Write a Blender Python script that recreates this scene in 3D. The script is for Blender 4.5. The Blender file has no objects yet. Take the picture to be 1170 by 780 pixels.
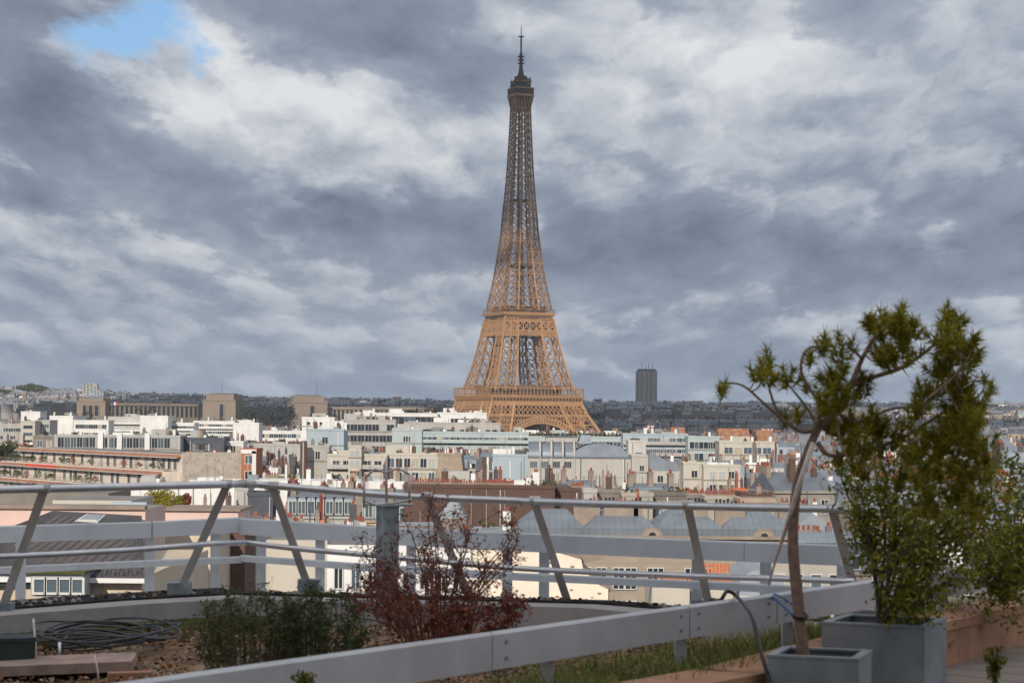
import bpy, math, random
from math import sin, cos, tan, pi, radians, sqrt, atan2, atan, floor
from mathutils import Vector, Matrix, noise as mnoise
R = random.Random(7)
C = bpy.context.scene.collection
SC = bpy.context.scene
# ------------------------------------------------------------------ camera
F = 2400.0; H = 36.0; HY = 480.0; ROLL = radians(0.5)
cam_d = bpy.data.cameras.new('camera'); cam = bpy.data.objects.new('camera', cam_d); C.objects.link(cam)
SC.camera = cam
cam_d.sensor_width = 36; cam_d.lens = 36 * F / 1170
cam_d.shift_y = 90 / 1170
cam.location = (0, 0, H)
cam.rotation_euler = (Matrix.Rotation(radians(90), 4, 'X') @ Matrix.Rotation(ROLL, 4, 'Z')).to_euler()
cam_d.clip_start = .1; cam_d.clip_end = 20000
cam_d.dof.use_dof = True; cam_d.dof.focus_distance = 1500; cam_d.dof.aperture_fstop = 7.5

def P(px, py, Y):
    u, v = px - 585, HY - py
    a = u * cos(ROLL) - v * sin(ROLL); b = u * sin(ROLL) + v * cos(ROLL)
    return Vector((a * Y / F, Y, H + b * Y / F))
def proj(p):
    a = p[0] * F / p[1]; b = (p[2] - H) * F / p[1]
    return 585 + a * cos(ROLL) + b * sin(ROLL), HY - (-a * sin(ROLL) + b * cos(ROLL))

# ------------------------------------------------------------------ sun and sky
SEL = radians(25); SAZ = radians(15)          # sun behind the camera, a little to the left
to_sun = Vector((-sin(SAZ) * cos(SEL), -cos(SAZ) * cos(SEL), sin(SEL)))
sd = bpy.data.lights.new('sun', 'SUN'); sun = bpy.data.objects.new('sun', sd); C.objects.link(sun)
sd.energy = 4.6; sd.angle = radians(0.5); sd.color = (1.0, .90, .77)
sun.rotation_euler = to_sun.to_track_quat('Z', 'Y').to_euler(); sun.location = (0, -50, 120)
SC.view_settings.view_transform = 'Standard'; SC.view_settings.look = 'None'
SC.view_settings.gamma = 1; SC.view_settings.exposure = 0.0; SC.view_settings.use_curve_mapping = False
SC.cycles.volume_bounces = 0; SC.cycles.max_bounces = 5

class NT:
    def __init__(s, tree): s.t = tree; s.n = tree.nodes; s.l = tree.links
    def node(s, typ, **kw):
        n = s.n.new(typ)
        for k, v in kw.items(): setattr(n, k, v)
        return n
    def put(s, sock, v):
        if v is None: return
        if hasattr(v, 'is_output') or isinstance(v, bpy.types.NodeSocket): s.l.new(v, sock)
        elif isinstance(v, (tuple, list)) and len(v) == 3 and sock.type == 'RGBA': sock.default_value = (*v, 1)
        else: sock.default_value = v
    def m(s, op, a=None, b=None, c=None, clamp=False):
        n = s.node('ShaderNodeMath', operation=op); n.use_clamp = clamp
        for i, v in enumerate((a, b, c)): s.put(n.inputs[i], v)
        return n.outputs[0]
    def xyz(s, x, y, z):
        n = s.node('ShaderNodeCombineXYZ')
        for i, v in enumerate((x, y, z)): s.put(n.inputs[i], v)
        return n.outputs[0]
    def sep(s, v):
        n = s.node('ShaderNodeSeparateXYZ'); s.l.new(v, n.inputs[0]); return n.outputs
    def noise(s, vec, scale, detail=4, rough=.5, dist=0, out=0):
        n = s.node('ShaderNodeTexNoise'); s.put(n.inputs['Vector'], vec)
        n.inputs['Scale'].default_value = scale; n.inputs['Detail'].default_value = detail
        n.inputs['Roughness'].default_value = rough; n.inputs['Distortion'].default_value = dist
        return n.outputs[out]
    def ramp(s, fac, stops, interp='LINEAR'):
        n = s.node('ShaderNodeValToRGB'); cr = n.color_ramp; cr.interpolation = interp
        while len(cr.elements) < len(stops): cr.elements.new(.5)
        for e, (p, c) in zip(cr.elements, stops):
            e.position = p; e.color = (*c, 1) if len(c) == 3 else c
        s.put(n.inputs[0], fac); return n.outputs[0]
    def mix(s, fac, a, b):
        n = s.node('ShaderNodeMix', data_type='RGBA'); s.put(n.inputs[0], fac)
        s.put(n.inputs[6], a); s.put(n.inputs[7], b); return n.outputs[2]
    def vm(s, op, a, b):
        n = s.node('ShaderNodeVectorMath', operation=op); s.put(n.inputs[0], a); s.put(n.inputs[1], b); return n.outputs[0]

W = bpy.data.worlds.new('World'); SC.world = W; W.use_nodes = True
W.node_tree.nodes.clear(); w = NT(W.node_tree)
sky = w.node('ShaderNodeTexSky', sky_type='NISHITA'); sky.sun_disc = False
sky.sun_elevation = SEL; sky.sun_rotation = atan2(to_sun.x, to_sun.y); sky.altitude = 60
tc = w.node('ShaderNodeTexCoord')
x, y, z = w.sep(tc.outputs['Generated'])
az = w.m('ARCTAN2', x, y); el = w.m('MAXIMUM', w.m('ARCSINE', z), 0.0)
gx = w.m('DIVIDE', az, w.m('ADD', el, .22)); gy = w.m('MULTIPLY', w.m('LOGARITHM', w.m('ADD', el, .10), math.e), 1.05)
p = w.xyz(gx, gy, 1.7)
wn = w.noise(p, 5.0, 6, .6, out=1)
pw = w.vm('ADD', p, w.vm('MULTIPLY', w.vm('SUBTRACT', wn, (.5, .5, .5)), (.13, .13, .1)))
nA = w.noise(pw, 3.2, 12, .55)
nB = w.noise(w.vm('ADD', pw, (0.04, .085, 0)), 3.2, 5, .5)
nC = w.noise(pw, 9.0, 10, .64)
nD = w.noise(w.vm('ADD', pw, (0.014, .035, 0)), 9.0, 5, .55)
blobs = [(45,140,62,62,-1.15),(40,18,60,26,-.7),(440,55,110,55,-.8),(560,20,70,30,-.35),(400,228,150,34,-.8),(60,235,90,26,-.4),(80,322,60,22,-.5),
 (745,262,90,55,-.8),(830,345,150,26,-.55),(1080,220,150,80,-.45),(1090,318,150,34,-.85),(560,290,60,30,-.5),(925,328,55,14,-.6),(280,348,60,16,-.3),(200,250,40,20,-.3),(700,300,100,16,-.45),
 (205,110,70,40,1.0),(290,100,90,44,1.0),(480,185,110,32,.9),(365,140,60,34,.9),(240,50,50,28,.6),(780,75,110,50,.75),(900,60,90,50,.5),(650,160,50,70,.35),(620,60,50,50,.2),
 (680,372,90,10,.5),(905,372,60,22,.9),(1140,392,60,22,.9),(30,385,70,16,.6),(1075,277,26,14,.9),(270,290,90,26,.55),(400,345,110,14,.35),(520,395,120,10,.4),(715,365,20,8,.8),(150,355,50,16,.3),
 (880,190,70,36,.35),(960,110,60,40,.3),(810,130,90,40,.5)]
def gauss(px, py, rx, ry):
    a0 = atan((px - 585) / F); b0 = (HY - py + (px - 585) * .0087) / F
    dx = w.m('DIVIDE', w.m('SUBTRACT', azw, a0), rx / F); dy = w.m('DIVIDE', w.m('SUBTRACT', elw, b0), ry / F)
    return w.m('EXPONENT', w.m('MULTIPLY', w.m('ADD', w.m('MULTIPLY', dx, dx), w.m('MULTIPLY', dy, dy)), -.8))
ws = w.noise(p, 6, 8, .65, out=1); wsx, wsy, wsz = w.sep(ws)
azw = w.m('ADD', az, w.m('MULTIPLY', w.m('SUBTRACT', wsx, .5), .085)); elw = w.m('ADD', el, w.m('MULTIPLY', w.m('SUBTRACT', wsy, .5), .06))
tot = None
for (bx_, by_, rx_, ry_, v_) in blobs:
    g = w.m('MULTIPLY', gauss(bx_, by_, rx_, ry_), v_ * .33)
    tot = g if tot is None else w.m('ADD', tot, g)
def sstep(v, lo, hi):
    n = w.node('ShaderNodeMapRange', interpolation_type='SMOOTHSTEP'); w.put(n.inputs[0], v); n.inputs[1].default_value = lo; n.inputs[2].default_value = hi; return n.outputs[0]
def puffs(vec, scale):
    n = w.node('ShaderNodeTexVoronoi', feature='F1'); w.put(n.inputs['Vector'], vec); n.inputs['Scale'].default_value = scale;
    n.inputs['Detail'].default_value = 0.0; n.inputs['Roughness'].default_value = .5; n.inputs['Lacunarity'].default_value = 2.2
    return n.outputs['Distance']
wn2 = w.noise(p, 14.0, 5, .6, out=1)
pv_ = w.vm('ADD', pw, w.vm('MULTIPLY', w.vm('SUBTRACT', wn2, (.5, .5, .5)), (.10, .10, .06)))
v1 = puffs(pv_, 7.5); v2 = puffs(w.vm('ADD', pv_, (.014, .034, 0)), 7.5)
billow = w.m('SUBTRACT', .47, v1)
lit = w.m('ADD', w.m('MULTIPLY', w.m('SUBTRACT', nA, nB), .9), w.m('MULTIPLY', w.m('SUBTRACT', nC, nD), .45))
lit = w.m('ADD', lit, w.m('MULTIPLY', w.m('SUBTRACT', v2, v1), .55))      # sunward sides of the billows
# grey deck behind
deck = w.m('ADD', w.m('ADD', .525, w.m('MULTIPLY', tot, .70)), w.m('MULTIPLY', w.m('SUBTRACT', nC, .5), .28))
deck = w.m('ADD', deck, w.m('MULTIPLY', w.m('SUBTRACT', nA, .5), .55))
deckc = w.ramp(w.m('ADD', deck, w.m('MULTIPLY', lit, .45)), [(0, (.11, .135, .195)), (.22, (.165, .20, .28)), (.42, (.255, .30, .39)), (.62, (.39, .435, .515)), (.82, (.55, .58, .635)), (1, (.70, .715, .735))])
# brighter cumulus in front, with firmer edges
cm1 = w.m('ADD', w.m('ADD', nA, w.m('MULTIPLY', tot, .50)), w.m('ADD', w.m('MULTIPLY', w.m('SUBTRACT', nC, .5), .38), w.m('MULTIPLY', billow, .38)))
msk = sstep(cm1, .425, .545)
cumc = w.ramp(w.m('ADD', w.m('ADD', .40, w.m('MULTIPLY', lit, 1.25)), w.m('ADD', w.m('MULTIPLY', tot, .95), w.m('ADD', w.m('MULTIPLY', w.m('SUBTRACT', nA, .5), .5), w.m('MULTIPLY', w.m('SUBTRACT', nC, .5), .35)))), [(.1, (.25, .30, .39)), (.38, (.41, .455, .53)), (.62, (.60, .63, .68)), (.92, (.84, .85, .86))])
cloud = w.mix(w.m('MULTIPLY', msk, .85), deckc, cumc)
high = w.m('MULTIPLY', w.m('SUBTRACT', el, .24), 2.0, clamp=True)          # out-of-view sky overhead, brightened to lift the shaded foreground
cloud = w.mix(high, cloud, (.90, .91, .95))
# pale air low over the horizon
low = w.m('EXPONENT', w.m('MULTIPLY', el, -38)); cloud = w.mix(w.m('MULTIPLY', low, .7), cloud, (.36, .45, .56))
gap = w.m('ADD', w.m('MULTIPLY', gauss(155, 42, 62, 36), 1.5), w.m('ADD', w.m('MULTIPLY', gauss(835, 4, 50, 9), 1.3), w.m('ADD', w.m('MULTIPLY', gauss(925, 330, 45, 10), .45), w.m('MULTIPLY', gauss(240, 80, 22, 14), .8))))
gap = w.m('ADD', gap, w.m('MULTIPLY', w.m('SUBTRACT', nC, .5), 2.2))
gap = w.m('MULTIPLY', w.m('SUBTRACT', gap, .38), 1.25, clamp=True)
skyc = w.vm('MULTIPLY', sky.outputs[0], (.05, .07, .09))
col = w.mix(gap, cloud, w.vm('ADD', skyc, (.13, .19, .27)))
bg = w.node('ShaderNodeBackground'); w.l.new(col, bg.inputs[0]); bg.inputs[1].default_value = 1.0
W.cycles.sampling_method = 'MANUAL'; W.cycles.sample_map_resolution = 256
wo = w.node('ShaderNodeOutputWorld'); w.l.new(bg.outputs[0], wo.inputs[0])

# ------------------------------------------------------------------ materials
MATS = {}
def mat(name, col, rough=.8, metal=0, var=.15, scale=1.0, stain=0.0, bump=0.0, kind=None, spec=.3, col2=None, detail=5, trans=0):
    m_ = bpy.data.materials.new(name); m_.use_nodes = True; m_.node_tree.nodes.clear(); n = NT(m_.node_tree)
    b = n.node('ShaderNodeBsdfPrincipled'); o = n.node('ShaderNodeOutputMaterial'); n.l.new(b.outputs[0], o.inputs[0])
    tcx = n.node('ShaderNodeTexCoord').outputs['Object']
    nz = n.noise(tcx, scale, detail, .6)
    lo = tuple(c * (1 - var) for c in col); hi = tuple(min(1, c * (1 + var)) for c in col)
    if col2: hi = col2
    c = n.ramp(nz, [(.3, lo), (.7, hi)])
    if stain:
        sx, sy, sz = n.sep(tcx)
        sv = n.noise(n.xyz(n.m('MULTIPLY', sx, 1.2), n.m('MULTIPLY', sy, 1.2), n.m('MULTIPLY', sz, .12)), 1.0 * max(scale, .5), 5, .6)
        f = n.m('MULTIPLY', n.m('SUBTRACT', sv, .48), 4 * stain, clamp=True)
        c = n.mix(f, c, tuple(k * .5 for k in col))
    if kind:
        c = kind(n, tcx, c, b) or c
    n.l.new(c, b.inputs['Base Color'])
    b.inputs['Roughness'].default_value = rough; b.inputs['Metallic'].default_value = metal
    b.inputs['Specular IOR Level'].default_value = spec
    if bump:
        bn = n.node('ShaderNodeBump'); bn.inputs['Strength'].default_value = bump; bn.inputs['Distance'].default_value = .02
        n.l.new(n.noise(tcx, scale * 6, 6, .6), bn.inputs['Height']); n.l.new(bn.outputs[0], b.inputs['Normal'])
    if trans:
        t = n.node('ShaderNodeBsdfTranslucent'); n.l.new(c, t.inputs[0]); mx = n.node('ShaderNodeMixShader'); mx.inputs[0].default_value = trans
        n.l.new(b.outputs[0], mx.inputs[1]); n.l.new(t.outputs[0], mx.inputs[2]); n.l.new(mx.outputs[0], o.inputs[0])
    MATS[name] = m_; return m_
def k_attr(n, tcx, c, b):                       # per-leaf tone kept on the mesh
    a = n.node('ShaderNodeAttribute', attribute_name='tone'); 
    return n.mix(a.outputs['Fac'], c, n.vm('MULTIPLY', c, (2.1, 1.65, .9)))
def k_stone(dark, sx=.35, sz=.22):
    def f(n, tcx, c, b):
        x_, y_, z_ = n.sep(tcx)
        v = n.node('ShaderNodeTexVoronoi'); n.l.new(n.xyz(n.m('ADD', x_, y_), 0.0, n.m('MULTIPLY', z_, sx / sz)), v.inputs['Vector'])
        v.inputs['Scale'].default_value = 1 / sx
        h = n.m('GREATER_THAN', n.sep(v.outputs['Color'])[0], .72); near = n.m('LESS_THAN', v.outputs['Distance'], .33)
        return n.mix(n.m('MULTIPLY', n.m('MULTIPLY', h, near), .95), c, dark)
    return f
def k_brick(cola, colb, w_=.5, h_=.25, mort=(.35, .32, .28)):
    def f(n, tcx, c, b):
        x_, y_, z_ = n.sep(tcx); t = n.node('ShaderNodeTexBrick'); n.l.new(n.xyz(n.m('ADD', x_, y_), z_, 0.0), t.inputs['Vector'])
        t.inputs['Scale'].default_value = 1; t.inputs['Brick Width'].default_value = w_; t.inputs['Row Height'].default_value = h_
        t.inputs['Mortar Size'].default_value = h_ * .06; n.put(t.inputs['Color1'], cola); n.put(t.inputs['Color2'], colb); n.put(t.inputs['Mortar'], mort)
        return n.mix(.3, t.outputs[0], c)
    return f
def k_seam(period, axis=0, dark=.55, width=.12):
    def f(n, tcx, c, b):
        s_ = n.sep(tcx)[axis]; fr = n.m('FRACT', n.m('DIVIDE', s_, period)); l = n.m('LESS_THAN', fr, width)
        return n.mix(l, c, n.vm('MULTIPLY', c, (dark, dark, dark)))
    return f
mat('iron_paint', (.37, .21, .105), .6, var=.12, scale=.2)
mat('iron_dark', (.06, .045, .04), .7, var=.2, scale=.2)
mat('iron_fine', (.26, .15, .08), .6, var=.2, scale=.2)
for i, c in enumerate([(.33, .305, .27), (.25, .23, .205), (.36, .35, .335), (.19, .17, .15), (.34, .275, .215), (.46, .45, .435), (.14, .125, .115)]): mat('wall%d' % i, c, .9, var=.14, scale=.25, stain=.28)
mat('white_wall', (.62, .62, .61), .85, var=.1, scale=.25, stain=.3)
mat('cream_wall', (.43, .40, .35), .85, var=.08, scale=.2, stain=.2)
mat('grey_wall', (.36, .36, .35), .85, var=.1, scale=.2, stain=.25)
mat('bluegrey_wall', (.30, .36, .40), .6, var=.1, scale=.2, stain=.15)
mat('paleblue_wall', (.33, .39, .40), .5, var=.08, scale=.2, stain=.15)
mat('church_wall', (.38, .365, .34), .85, var=.06, scale=.15, stain=.35)
mat('palace_stone', (.24, .195, .155), .9, var=.08, scale=.05, stain=.2)
mat('stone_lit', (.68, .60, .50), .9, var=.1, scale=.6, kind=k_stone((.22, .16, .12), .46, .26))
mat('rubble_wall', (.40, .35, .295), .9, var=.2, scale=.8, kind=k_stone((.30, .25, .21), .8, .8))
mat('gable_stone', (.31, .245, .185), .9, kind=k_brick((.32, .25, .185), (.25, .20, .15), .9, .35))
mat('brick_red', (.088, .052, .042), .9, kind=k_brick((.10, .056, .044), (.068, .045, .037), .45, .16, (.18, .12, .09)), scale=.3, stain=.2)
mat('brick_orange', (.33, .12, .06), .85, var=.12, scale=.5)
mat('facade_stone', (.29, .245, .195), .9, scale=.4, kind=k_brick((.30, .25, .20), (.245, .21, .17), 1.6, .6, (.22, .18, .15)), stain=.2)
mat('cream_tiles', (.50, .42, .32), .7, kind=k_brick((.53, .45, .35), (.46, .39, .30), .6, .6, (.45, .38, .30)))
mat('pink_wall', (.58, .43, .39), .85, var=.06, scale=.4, stain=.15)
mat('zinc', (.19, .22, .26), .45, .3, var=.18, scale=.3, kind=k_seam(.65, 0, .75, .1))
mat('zinc_dark', (.13, .15, .18), .5, .2, var=.2, scale=.3, kind=k_seam(.65, 0, .75, .1))
mat('zinc_light', (.27, .30, .34), .5, .2, var=.15, scale=.3)
mat('slate', (.055, .065, .085), .55, var=.25, scale=.5)
mat('tile_roof', (.29, .14, .08), .85, var=.5, scale=.7, stain=.6)
mat('terracotta', (.22, .075, .05), .85, var=.3, scale=2)
mat('terracotta_orange', (.50, .17, .09), .85, var=.15, scale=3)
mat('stack', (.24, .195, .16), .9, var=.2, scale=.6, stain=.3)
mat('corrugated', (.10, .085, .085), .6, var=.15, scale=.4, kind=k_seam(.42, 0, .45, .35))
mat('roof_grey', (.19, .185, .18), .9, var=.2, scale=.3, stain=.3)
mat('roof_dark', (.07, .07, .075), .8, var=.3, scale=.3)
mat('window_frame', (.48, .48, .47), .6, var=.05)
mat('glass_dark', (.025, .03, .038), .12, var=.3, spec=.6)
mat('glass_sky', (.07, .10, .125), .12, var=.3, spec=.6)
mat('shutter', (.32, .34, .33), .8, var=.08)
mat('blind', (.34, .30, .23), .8, var=.1)
mat('terrace_wall', (.60, .52, .45), .85, var=.1, scale=.3, stain=.25)
mat('awning', (.27, .135, .09), .8, var=.2, scale=.6)
mat('awning_red', (.45, .06, .04), .8)
mat('iron_black', (.02, .02, .022), .5)
mat('antenna_grey', (.2, .2, .2), .5)
mat('tower_slab_dark', (.26, .225, .215), .5, var=.1, scale=.05, kind=k_seam(6.0, 0, .6, .45))
mat('arc_stone', (.74, .66, .54), .9, var=.05, scale=.05)
# foreground
mat('alu', (.52, .53, .555), .42, .2, var=.1, scale=2.5, stain=.3, bump=.05)
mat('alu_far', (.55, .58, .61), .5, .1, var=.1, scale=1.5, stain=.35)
mat('steel_tube', (.62, .62, .64), .32, .7, var=.12, scale=5)
mat('steel_bar', (.50, .48, .465), .45, .35, var=.15, scale=5)
mat('galv', (.27, .31, .33), .5, .3, var=.4, scale=10, bump=.1)
mat('concrete', (.36, .34, .33), .9, var=.15, scale=2.5, stain=.35, bump=.3)
mat('bitumen', (.028, .026, .025), .95, var=.5, scale=14, bump=1)
mat('soil', (.085, .055, .038), .95, var=.6, scale=9, bump=1)
mat('gravel', (.20, .135, .085), .95, var=.8, scale=3, bump=.3)
mat('litter', (.27, .14, .06), .9, var=.8, scale=5)
mat('moss', (.07, .07, .02), .95, var=.6, scale=12, bump=1)
mat('planter_metal', (.25, .285, .31), .5, .1, var=.25, scale=3, stain=.5)
mat('coping', (.40, .215, .135), .9, var=.25, scale=4, stain=.4, bump=.3)
mat('deck_tile', (.24, .20, .17), .85, scale=3, kind=k_brick((.27, .22, .19), (.21, .18, .155), .5, .5, (.10, .09, .08)))
mat('bark', (.30, .20, .15), .9, var=.35, scale=30, bump=.8)
mat('bark_red', (.17, .09, .07), .9, var=.35, scale=20)
mat('bark_grey', (.10, .085, .07), .9, var=.3, scale=20)
mat('cane', (.70, .62, .56), .7, var=.2, scale=20)
mat('pine_needle', (.21, .215, .022), .6, var=.35, scale=5, kind=k_attr, trans=.25)
mat('leaf_green', (.135, .155, .016), .55, var=.35, scale=6, kind=k_attr, trans=.25)
mat('leaf_sage', (.075, .095, .035), .7, var=.35, scale=6, kind=k_attr, trans=.2)
mat('leaf_yellow', (.20, .19, .02), .55, var=.35, scale=6, kind=k_attr, trans=.2)
mat('leaf_dark', (.045, .085, .022), .6, var=.35, scale=6, kind=k_attr, trans=.2)
mat('leaf_red', (.17, .05, .035), .6, var=.45, scale=6, kind=k_attr, trans=.2)
mat('grass_blade', (.10, .12, .028), .6, var=.4, scale=4, kind=k_attr, trans=.2)
mat('far_leaf', (.028, .034, .03), .9, var=.5, scale=.05)
mat('city_leaf', (.035, .05, .018), .8, var=.4, scale=.1, kind=k_attr)
mat('hose_black', (.012, .012, .014), .4)
mat('cable_grey', (.07, .078, .085), .45, var=.2, scale=4)
mat('green_box', (.035, .055, .055), .6, var=.2, scale=5)
mat('old_wood', (.33, .24, .20), .9, var=.3, scale=6, stain=.4)
mat('strap_blue', (.03, .10, .26), .7)
mat('asphalt', (.055, .055, .055), .9, var=.2, scale=.05)
mat('ground_far', (.07, .075, .06), .95, var=.5, scale=.01)
mat('render_wall', (.5, .46, .42), .9, var=.1, scale=.5)
mat('flag_blue', (.03, .06, .3)); mat('flag_white', (.8, .8, .8)); mat('flag_red', (.6, .04, .04))

# ------------------------------------------------------------------ mesh builder
class MB:
    def __init__(s): s.v = []; s.f = []; s.m = []; s.tone = None
    def quad(s, pts, m):
        i = len(s.v); s.v.extend([tuple(q) for q in pts]); s.f.append(tuple(range(i, i + len(pts)))); s.m.append(m); return s
    def box(s, x0, x1, y0, y1, z0, z1, m, top=None, taper=(0, 0, 0, 0)):
        i = len(s.v); a, b, c, d = taper       # taper: how far the top draws in on x0,x1,y0,y1
        s.v += [(x0, y0, z0), (x1, y0, z0), (x1, y1, z0), (x0, y1, z0), (x0 + a, y0 + c, z1), (x1 - b, y0 + c, z1), (x1 - b, y1 - d, z1), (x0 + a, y1 - d, z1)]
        s.f += [(i, i + 3, i + 2, i + 1), (i + 4, i + 5, i + 6, i + 7), (i, i + 1, i + 5, i + 4), (i + 1, i + 2, i + 6, i + 5), (i + 2, i + 3, i + 7, i + 6), (i + 3, i, i + 4, i + 7)]
        s.m += [m, top or m, m, m, m, m]; return s
    def prism(s, poly, y0, y1, m, plane='xz'):          # polygon extruded along the third axis
        n = len(poly); i = len(s.v)
        def pt(a, b, t): return (a, t, b) if plane == 'xz' else ((t, a, b) if plane == 'yz' else (a, b, t))
        s.v += [pt(a, b, y0) for a, b in poly] + [pt(a, b, y1) for a, b in poly]
        s.f += [tuple(range(i, i + n)), tuple(range(i + 2 * n - 1, i + n - 1, -1))]; s.m += [m, m]
        for k in range(n): s.f.append((i + k, i + n + k, i + n + (k + 1) % n, i + (k + 1) % n)); s.m.append(m)
        return s
    def bar(s, p, q, wd, m, h=None, up=None):
        p = Vector(p); q = Vector(q); d = (q - p)
        if d.length < 1e-6: return s
        d.normalize(); u = Vector(up) if up else (Vector((0, 0, 1)) if abs(d.z) < .9 else Vector((0, 1, 0)))
        a = d.cross(u).normalized() * wd / 2; b = a.cross(d).normalized() * (h or wd) / 2; i = len(s.v)
        for c in (p, q): s.v += [tuple(c - a - b), tuple(c + a - b), tuple(c + a + b), tuple(c - a + b)]
        s.f += [(i, i + 1, i + 2, i + 3), (i + 7, i + 6, i + 5, i + 4)] + [(i + k, i + 4 + k, i + 4 + (k + 1) % 4, i + (k + 1) % 4) for k in range(4)]
        s.m += [m] * 6; return s
    def tube(s, pts, r, m, n=10, cap=True):
        pts = [Vector(q) for q in pts]; rs = r if isinstance(r, (list, tuple)) else [r] * len(pts); i0 = len(s.v); prev = None
        for k, q in enumerate(pts):
            d = (pts[min(k + 1, len(pts) - 1)] - pts[max(k - 1, 0)]).normalized()
            if prev is None: u = Vector((0, 0, 1)) if abs(d.z) < .9 else Vector((1, 0, 0)); a = d.cross(u).normalized()
            else: a = (prev - d * prev.dot(d)).normalized()
            prev = a; b = d.cross(a)
            s.v += [tuple(q + (a * cos(2 * pi * t / n) + b * sin(2 * pi * t / n)) * rs[k]) for t in range(n)]
        for k in range(len(pts) - 1):
            for t in range(n):
                o = i0 + k * n; s.f.append((o + t, o + (t + 1) % n, o + n + (t + 1) % n, o + n + t)); s.m.append(m)
        if cap:
            s.f.append(tuple(range(i0 + n - 1, i0 - 1, -1))); s.f.append(tuple(i0 + (len(pts) - 1) * n + t for t in range(n))); s.m += [m, m]
        return s
    def add(s, o, M=None):
        i = len(s.v); s.v += [tuple(M @ Vector(q)) for q in o.v] if M else o.v
        s.f += [tuple(a + i for a in f) for f in o.f]; s.m += o.m; return s
    def mesh(s, name, smooth=False):
        me = bpy.data.meshes.new(name); me.from_pydata(s.v, [], s.f)
        names = list(dict.fromkeys(s.m)); idx = {n: k for k, n in enumerate(names)}
        for n in names: me.materials.append(MATS[n])
        me.polygons.foreach_set('material_index', [idx[n] for n in s.m])
        if smooth: me.polygons.foreach_set('use_smooth', [True] * len(s.f))
        if s.tone is not None:
            at = me.attributes.new('tone', 'FLOAT', 'FACE'); at.data.foreach_set('value', s.tone)
        me.update(); return me
    def build(s, name, parent=None, smooth=False):
        o = bpy.data.objects.new(name, s.mesh(name, smooth)); C.objects.link(o)
        if parent: o.parent = parent
        return o
def empty(name, loc=(0, 0, 0), rz=0):
    o = bpy.data.objects.new(name, None); C.objects.link(o); o.location = loc; o.rotation_euler = (0, 0, rz); o.empty_display_size = .2; return o
def tag(o, label=None, cat=None, group=None, kind=None):
    if label: o['label'] = label
    if cat: o['category'] = cat
    if group: o['group'] = group
    if kind: o['kind'] = kind
    return o
def link_copy(src, parent, loc, rz=0, scale=None):
    o = src.copy(); C.objects.link(o); o.parent = parent; o.location = loc; o.rotation_euler = (0, 0, rz)
    if scale: o.scale = scale
    return o
def lerp(tab, z):
    for (a, va), (b, vb) in zip(tab, tab[1:]):
        if z <= b: return va + (vb - va) * (z - a) / (b - a)
    return tab[-1][1]

# ------------------------------------------------------------------ terrain
def sm(t): t = max(0, min(1, t)); return t * t * (3 - 2 * t)
def hill(X, Y):
    if Y < 1750: return 0
    px = 585 + X * F / max(Y, 1)
    top = lerp([(-400, 44), (0, 42), (150, 32), (300, 25), (600, 21), (900, 23), (1200, 25), (1600, 24)], max(-400, min(1600, px)))
    return 26 * sm((Y - 1780) / 350) + top * sm((Y - 2200) / 2100)
g = MB(); xs = [-3000 + 150 * i for i in range(41)]; ys = [-300, 0, 800, 1600] + [1700 + 100 * i for i in range(37)] + [5600, 6200]
for yy in ys:
    for xx in xs: g.v.append((xx, yy, hill(xx, yy)))
nx = len(xs)
for j in range(len(ys) - 1):
    for i in range(nx - 1): g.f.append((j * nx + i, j * nx + i + 1, (j + 1) * nx + i + 1, (j + 1) * nx + i)); g.m.append('asphalt' if ys[j] < 1600 else 'ground_far')
tag(g.build('ground', smooth=True), kind='structure')

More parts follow.
